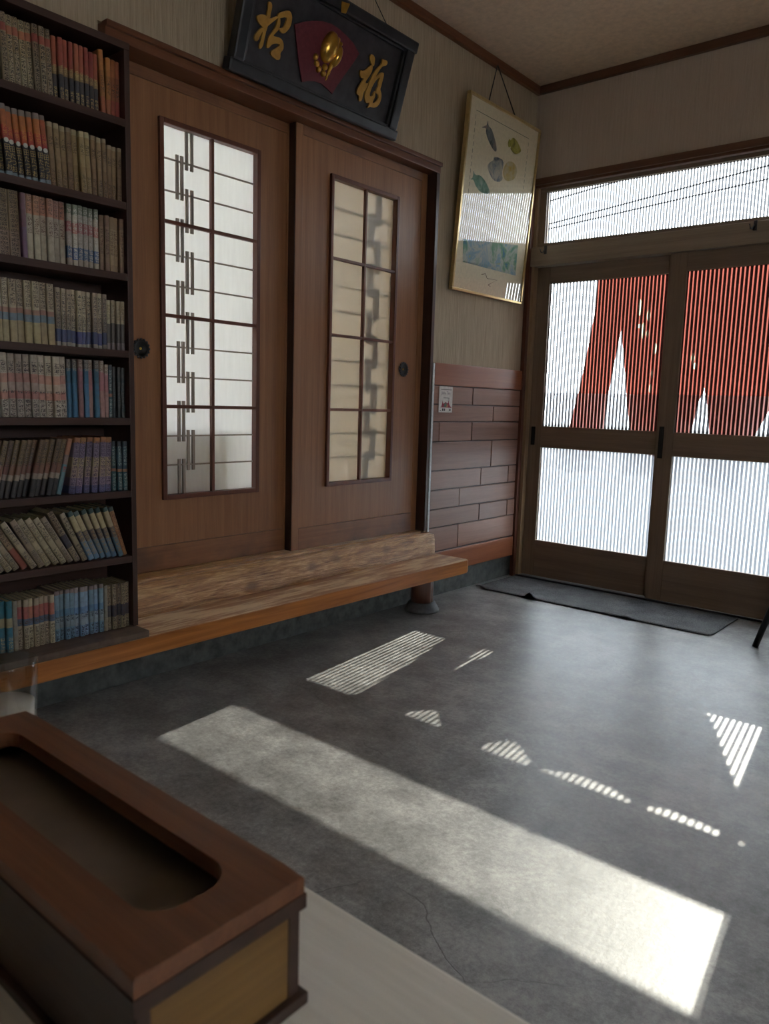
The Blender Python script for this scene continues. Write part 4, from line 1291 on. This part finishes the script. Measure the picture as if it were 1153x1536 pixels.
for nm, (a, b, c, d) in (('frame_rail', (-SW - .012, SW + .012, -.002, .042)), ('frame_rail', (-SW - .012, SW + .012, SH - .042, SH + .004)),
                         ('frame_stile', (-SW, -SW + .05, .04, SH - .04)), ('frame_stile', (SW - .05, SW, .04, SH - .04))):
    q = bar(nm, a, b, c, d, -0.008, 0.036, MAT['laquer'], sgn, 0.008)
for nm, (a, b, c, d) in (('inner_bead', (-SW + .045, SW - .045, .040, .050)), ('inner_bead', (-SW + .045, SW - .045, SH - .052, SH - .042)),
                         ('inner_bead', (-SW + .048, -SW + .060, .05, SH - .052)), ('inner_bead', (SW - .062, SW - .050, .05, SH - .052))):
    bar(nm, a, b, c, d, 0.008, 0.026, MAT['laquer'], sgn, 0.003)
for i, k in enumerate(('a1', 'a2', 'a3', 'a4', 'a5')):
    o = shape('gilt_stroke', [soften(T[k], 2)], 0.007 + 0.0003 * i, 0.0145, MAT['gilt'], sgn)
    o['label'] = 'gilt brush stroke of the left character'
for i, ks in enumerate((('f1',), ('f2',), ('f3', 'f3h', 'f3k'))):
    o = shape('gilt_stroke', [soften(T[k], 2) for k in ks], 0.007 + 0.0003 * i, 0.0145, MAT['gilt'], sgn)
    o['label'] = 'gilt brush stroke of the right character'
fo = shape('fan', [T['fan']], 0.006, 0.0135, MAT['fan'], sgn)
fo['label'] = 'maroon fan-shaped panel'
bm = bmesh.new()
rad = [(.040, .060, .030), (.022, .045, .030), (.011, .013, .012), (.013, .012, .012), (.011, .014, .012), (.012, .012, .014), (.013, .012, .014), (.010, .012, .012), (.008, .009, .010), (.003, .018, .006), (.003, .016, .006), (.003, .014, .006), (.003, .012, .006), (.009, .022, .012)]
for (u, v), (ru, rv, rn) in zip(T['lumps'], rad):
    mm = Matrix.Translation((0.017, u, v)) @ Matrix.Rotation(radians(-14), 4, 'X') @ Matrix.Diagonal((rn, ru, rv, 1))
    bmesh.ops.create_uvsphere(bm, u_segments=18, v_segments=10, radius=1.0, matrix=mm)
go = finish(bm, 'gold_relief', MAT['gold'], fo, True, True)
go['label'] = 'polished gold treasure-sack relief'
bm = bmesh.new()
q = [bm.verts.new((0.0375, u, v)) for u, v in T['tab']]
q2 = [bm.verts.new((0.0395, u, v)) for u, v in T['tab']]
bm.faces.new(q2)
bm.faces.new(list(reversed(q)))
for i in range(4):
    bm.faces.new((q[i], q[(i + 1) % 4], q2[(i + 1) % 4], q2[i]))
tb = finish(bm, 'metal_tab', MAT['gold'], sgn, False, True)
bm = bmesh.new()
tube_bm(bm, [(0.0, -.10, SH), (-.115, .14, SH + .20), (0.0, .30, SH)], 0.0018, 6)
finish(bm, 'hanging_cord', MAT['cable'], sgn, True, True)

# ------------------------------------------------------------------ framed fish picture
PT = atan2(.068, .945)
pc = root('picture', (.02, -.46, 1.63), 'tall gold-framed print of painted fish hanging by a cord', 'picture', rot=(0, PT, 0))
PW, PH = .349, .948
for a, b, c, d in ((-PW, PW, 0, .014), (-PW, PW, PH - .014, PH), (-PW, -PW + .014, .014, PH - .014), (PW - .014, PW, .014, PH - .014)):
    bar('frame_bar', a, b, c, d, -0.012, 0.012, MAT['goldframe'], pc, 0.003)
bar('mount', -PW + .01, PW - .01, .01, PH - .01, -0.008, 0.002, MAT['mount'], pc, 0)
mt = pc.children[-1]
pr_cols = {'mackerel': [(0.06, 0.10, 0.09), (0.22, 0.24, 0.25), (0.40, 0.28, 0.22)], 'yellowfish': [(0.10, 0.10, 0.02), (0.42, 0.36, 0.05), (0.50, 0.44, 0.16)],
           'blueblob': [(0.10, 0.17, 0.27), (0.42, 0.42, 0.38), (0.62, 0.55, 0.42)], 'yellowblob': [(0.60, 0.38, 0.05), (0.62, 0.50, 0.25), (0.64, 0.56, 0.40)],
           'greenfish': [(0.10, 0.20, 0.13), (0.22, 0.36, 0.26), (0.50, 0.50, 0.40)]}
for k, cols in pr_cols.items():
    o = shape('fish_print', [soften(T[k], 1)], 0.0006, 0.0024, mat_blotch('print_' + k, cols, 22), mt)
o = shape('seascape_print', [T['scape']], 0.0005, 0.0023, mat_blotch('print_seascape', [(0.06, 0.20, 0.36), (0.20, 0.38, 0.24), (0.55, 0.55, 0.48), (0.24, 0.40, 0.52), (0.58, 0.50, 0.08)], 7), mt)
bu0, bu1, bv0, bv1 = -.276, .243, .345, .877
lines = [(bu0, bu1, bv1 - .0012, bv1 + .0012)]
v = bv1 - .02
while v > bv0:
    lines += [(bu0 - .0012, bu0 + .0012, v - .020, v), (bu1 - .0012, bu1 + .0012, v - .020, v)]
    v -= .032
boxes('border_line', [(0.0021, 0.0026, a, b, c, d) for a, b, c, d in lines], MAT['ink'], mt, 0, 2, True)
bm = bmesh.new()
tube_bm(bm, [(0.0025, u, w) for u, w in T['signature']], 0.0012, 5)
finish(bm, 'signature', MAT['fan'], mt, True, True)
g = bar('glazing', -PW + .012, PW - .012, .012, PH - .012, 0.0055, 0.0075, MAT['picglass'], pc, 0)
bm = bmesh.new()
c_, s_ = cos(PT), sin(PT)
def loc_pt(x, y, z):   # world -> picture local
    dx, dy, dz = x - .02, y + .46, z - 1.63
    return (dx * c_ - dz * s_, dy, dx * s_ + dz * c_)
tube_bm(bm, [loc_pt(.066, -.62, 2.53), loc_pt(.027, -.475, 2.815), loc_pt(.066, -.28, 2.53)], 0.0035, 6)
finish(bm, 'hanging_cord', MAT['cable'], pc, True, True)

# ------------------------------------------------------------------ small paper notice on the boards
nt_ = root('notice', (0.0135, -.8005, 1.0), 'small white paper notice with red castle picture on the wall boards', 'notice')
box('paper', 0, 0.0012, -.060, .060, 0.0, .135, plain('notice_paper', (0.66, 0.62, 0.58), 0.7), nt_, 0, 2, True)
PU = plain('notice_purple', (0.10, 0.03, 0.07), 0.7)
RD = plain('notice_red', (0.30, 0.03, 0.05), 0.7)
GN = plain('notice_green', (0.10, 0.15, 0.11), 0.7)
OG = plain('notice_orange', (0.55, 0.22, 0.10), 0.7)
cu = bpy.data.curves.new('title', 'FONT')
cu.body = 'Jishu Ten'
cu.size = 0.021
cu.align_x = 'CENTER'
tmp = bpy.data.objects.new('title', cu)
me = bpy.data.meshes.new_from_object(tmp)
bpy.data.objects.remove(tmp)
me.transform(Matrix(((0, 0, 1, .0016), (1, 0, 0, 0), (0, 1, 0, .094), (0, 0, 0, 1))))
link('title', me, PU, nt_, True)
shape('picture_print', [[(-.055, .026), (-.038, .028), (-.032, .045), (-.028, .062), (-.024, .045), (-.010, .048), (0, .056), (.010, .048), (.020, .048), (.024, .060), (.030, .046), (.038, .034), (.055, .024)]], 0.0005, 0.0016, RD, nt_)
shape('picture_print', [[(-.018, .028), (-.012, .042), (.002, .052), (.008, .040), (.008, .028)]], 0.0005, 0.0020, GN, nt_)
shape('picture_print', [[(.006, .026), (.008, .040), (.020, .042), (.020, .026)]], 0.0005, 0.0022, OG, nt_)
boxes('small_print', [(.0012, .0017, -.045, .050, .117, .1195), (.0012, .0017, -.02, .030, .074, .0765), (.0012, .0017, .026, .029, .055, .075), (.0012, .0017, -.030, -.018, .008, .020),
                      (.0012, .0017, -.012, -.004, .008, .020), (.0012, .0017, -.050, -.040, .008, .011), (.0012, .0017, .035, .046, .008, .018)], MAT['blackmetal'], nt_, 0, 2, True)

# ------------------------------------------------------------------ hooks on the entrance lintel
for x, w in ((0.122, 'left end'), (1.255, 'right side')):
    h = root('hook', (x, -0.029, 1.94), 'small metal hook screwed to the %s of the entrance lintel' % w, 'hook', 'hooks on the entrance lintel')
    box('plate', x - .008, x + .008, -0.033, -0.0285, 1.918, 1.965, MAT['steel'], h, 0.001)
    bm = bmesh.new()
    tube_bm(bm, [(x - .004, -.032, 1.945), (x - .008, -.045, 1.925), (x - .014, -.058, 1.925), (x - .018, -.062, 1.945)], 0.0035, 8)
    finish(bm, 'prong', MAT['steel'], h, True)

# ------------------------------------------------------------------ door mat
def doormat():
    bm = bmesh.new()
    nx, ny = 90, 20
    x0, x1, y0, y1 = 0.035, 1.350, -0.462, -0.035
    grid = []
    for lay in (0, 1):
        g_ = []
        for j in range(ny + 1):
            row = []
            for i in range(nx + 1):
                x = x0 + (x1 - x0) * i / nx
                y = y0 + (y1 - y0) * j / ny
                # rounded far corner, skewed near-left end
                if x > x1 - .04 and y < y0 + .04:
                    dx, dy = x - (x1 - .04), y0 + .04 - y
                    d_ = sqrt(dx * dx + dy * dy)
                    if d_ > .04:
                        x, y = x1 - .04 + dx * .04 / d_, y0 + .04 - dy * .04 / d_
                lift = 0.0
                for bx_, w_, h_ in ((0.385, .022, .030), (0.93, .022, .009), (0.06, .03, .012)):
                    lift += h_ * math.exp(-((x - bx_) / w_) ** 2) * math.exp(-((y - y0) / .035) ** 2)
                lift += 0.0012 * (1 + sin(x * 9) * sin(y * 13))
                row.append(bm.verts.new((x, y, 0.0006 + lift + 0.006 * lay)))
            g_.append(row)
        grid.append(g_)
    for lay in (0, 1):
        for j in range(ny):
            for i in range(nx):
                f_ = (grid[lay][j][i], grid[lay][j][i + 1], grid[lay][j + 1][i + 1], grid[lay][j + 1][i])
                bm.faces.new(f_ if lay else tuple(reversed(f_)))
    a, b = grid
    for i in range(nx):
        bm.faces.new((a[0][i], a[0][i + 1], b[0][i + 1], b[0][i]))
        bm.faces.new((a[ny][i + 1], a[ny][i], b[ny][i], b[ny][i + 1]))
    for j in range(ny):
        bm.faces.new((a[j + 1][0], a[j][0], b[j][0], b[j + 1][0]))
        bm.faces.new((a[j][nx], a[j + 1][nx], b[j + 1][nx], b[j][nx]))
    return finish(bm, 'doormat', MAT['mat'], None, True)
tag(doormat(), 'thin charcoal rubber doormat with buckled edge inside the entrance', 'doormat')

# ------------------------------------------------------------------ stool at the right edge of the view
st = root('stool', (1.76, -.36, 0), 'black steel-legged stool by the entrance, only a leg showing', 'stool')
for (bx_, by_) in ((1.545, -.468), (1.955, -.53), (1.56, -.14), (1.955, -.16)):
    tx, ty = 1.76 + (bx_ - 1.76) * .50, -.33 + (by_ + .33) * .50
    bm = bmesh.new()
    tube_bm(bm, [(bx_, by_, 0.0), (tx, ty, .43)], 0.0135, 12)
    lg = finish(bm, 'leg', MAT['blackmetal'], st, True)
bm = bmesh.new()
lathe_bm(bm, [(0.12, 0.42), (0.165, 0.428), (0.17, 0.45), (0.16, 0.475), (0.10, 0.485), (0.02, 0.487)], (1.76, -.33, 0), 32)
finish(bm, 'seat', MAT['cushion'], st, True)

# ------------------------------------------------------------------ table in the foreground
tb_ = root('table', (2.05, -4.14, 0), 'cream laminate dining table in the near corner', 'table')
box('table_top', 1.50, 2.72, -4.50, -3.774, 0.672, 0.700, MAT['table'], tb_, 0.004, 3)
for x in (1.56, 2.66):
    for y in (-4.44, -3.84):
        box('leg', x - .02, x + .02, y - .02, y + .02, 0.0, 0.672, MAT['blackmetal'], tb_, 0.003)

bxr = root('utensil_box', (1.975, -3.905, .7005), 'long brown wooden utensil box with slotted lid on the table', 'box')
BX0, BX1, BY0, BY1 = 1.810, 2.139, -3.956, -3.853
box('base', BX0 - .004, BX1 + .004, BY0 - .004, BY1 + .004, .7005, .708, MAT['boxdark'], bxr, 0.0015)
box('side', BX0, BX1, BY0, BY0 + .008, .708, .760, MAT['boxdark'], bxr, 0.001)
box('side', BX0, BX1, BY1 - .008, BY1, .708, .760, MAT['boxdark'], bxr, 0.001)
for a, b in ((BX0, BX0 + .008), (BX1 - .008, BX1)):
    box('end_panel', a + .0006, b - .0006, BY0 + .0082, BY1 - .0082, .708, .760, MAT['boxend'], bxr, 0.0005)
boxes('lid_lip', [(BX0 - .0025, BX1 + .0025, BY0 - .0025, BY0 + .010, .760, .7685), (BX0 - .0025, BX1 + .0025, BY1 - .010, BY1 + .0025, .760, .7685), (BX1 - .007, BX1 + .0025, BY0 + .010, BY1 - .010, .760, .7685), (BX0 - .0025, BX0 + .007, BY0 + .010, BY1 - .010, .760, .7685)], MAT['boxdark'], bxr)
def lid():
    bm = bmesh.new()
    # slotted lid: rectangle with a rounded slot
    sx0, sx1, sy0, sy1, rr_ = 1.835, 2.112, -3.930, -3.876, 0.020
    inner = []
    for cx, cy, a0 in ((sx1 - rr_, sy1 - rr_, 0), (sx0 + rr_, sy1 - rr_, pi / 2), (sx0 + rr_, sy0 + rr_, pi), (sx1 - rr_, sy0 + rr_, 3 * pi / 2)):
        for k in range(7):
            a = a0 + (pi / 2) * k / 6
            inner.append((cx + rr_ * cos(a), cy + rr_ * sin(a)))
    e = 0.0015
    x0, x1, y0, y1 = BX0 - e, BX1 + e, BY0 - e, BY1 + e
    outer = []
    for cx, cy, a0 in ((x1, y1, 0), (x0, y1, 1), (x0, y0, 2), (x1, y0, 3)):
        for k in range(7):
            # slide along the two sides meeting at the corner so that quads stay regular
            t = k / 6
            s = {0: ((x1, sy1 - rr_ + (y1 - sy1 + rr_) * min(1, 2 * t)) if t <= .5 else (x1 - (x1 - sx1 + rr_) * (2 * t - 1), y1)),
                 1: ((sx0 + rr_ - (sx0 + rr_ - x0) * min(1, 2 * t), y1) if t <= .5 else (x0, y1 - (y1 - sy1 + rr_) * (2 * t - 1))),
                 2: ((x0, sy0 + rr_ - (sy0 + rr_ - y0) * min(1, 2 * t)) if t <= .5 else (x0 + (sx0 + rr_ - x0) * (2 * t - 1), y0)),
                 3: ((sx1 - rr_ + (x1 - sx1 + rr_) * min(1, 2 * t), y0) if t <= .5 else (x1, y0 + (sy0 + rr_ - y0) * (2 * t - 1)))}[a0]
            outer.append(s)
    zl, zh = .768, .779
    n = len(inner)
    il, ih = [bm.verts.new((x, y, zl)) for x, y in inner], [bm.verts.new((x, y, zh)) for x, y in inner]
    ol, oh = [bm.verts.new((x, y, zl)) for x, y in outer], [bm.verts.new((x, y, zh)) for x, y in outer]
    for i in range(n):
        j = (i + 1) % n
        bm.faces.new((oh[i], oh[j], ih[j], ih[i]))
        bm.faces.new((ol[j], ol[i], il[i], il[j]))
        bm.faces.new((ol[i], ol[j], oh[j], oh[i]))
        bm.faces.new((il[j], il[i], ih[i], ih[j]))
    es_ = [e_ for e_ in bm.edges if e_.calc_length() > 1e-5 and abs(e_.verts[0].co.z - zh) < 1e-6 and abs(e_.verts[1].co.z - zh) < 1e-6 and
           (e_.verts[0] in oh and e_.verts[1] in oh)]
    bmesh.ops.bevel(bm, geom=es_, offset=0.002, segments=3, profile=0.5, affect='EDGES')
    return finish(bm, 'lid', MAT['boxtop'], bxr)
lid()
box('slot_floor', BX0 + .009, BX1 - .009, BY0 + .009, BY1 - .009, .7085, .757, MAT['boxfloor'], bxr)

gl = root('drinking_glass', (1.714, -3.832, .7004), 'clear tumbler half full of pale drink behind the wooden box', 'glass')
bm = bmesh.new()
lathe_bm(bm, [(0.026, 0), (0.0285, 0.002), (0.0325, 0.092), (0.0318, 0.0935), (0.0305, 0.092), (0.0268, 0.008), (0.004, 0.007)], (0, 0, 0), 36)
finish(bm, 'tumbler', MAT['glass'], gl, True, True)
bm = bmesh.new()
lathe_bm(bm, [(0.004, 0.0075), (0.0262, 0.0082), (0.0285, 0.052), (0.004, 0.0522)], (0, 0, 0), 36)
finish(bm, 'drink', MAT['drink'], gl, True, True)

# ------------------------------------------------------------------ seen dimly through the panes of the inner room
ic = root('cabinet', (-.40, -2.36, .34), 'low cabinet dimly seen through the lower white panes', 'cabinet')
box('body', -.52, -.20, -2.75, -2.14, .342, .90, MAT['lightwood'], ic, 0.004)
box('top', -.53, -.19, -2.76, -2.13, .90, .92, MAT['lightwood'], ic, 0.003)
ct = root('curtain', (-.155, -1.40, .36), 'beige curtain hanging behind the figured glass panes', 'curtain')
bm = bmesh.new()
grid = []
for j in range(2):
    grid.append([bm.verts.new((-.160 + .010 * sin(i * 1.05) + .006 * sin(i * .37), -1.80 + .86 * i / 80, (.39, 2.14)[j])) for i in range(81)])
for i in range(80):
    bm.faces.new((grid[0][i], grid[0][i + 1], grid[1][i + 1], grid[1][i]))
finish(bm, 'fabric', MAT['curtain'], ct, True)
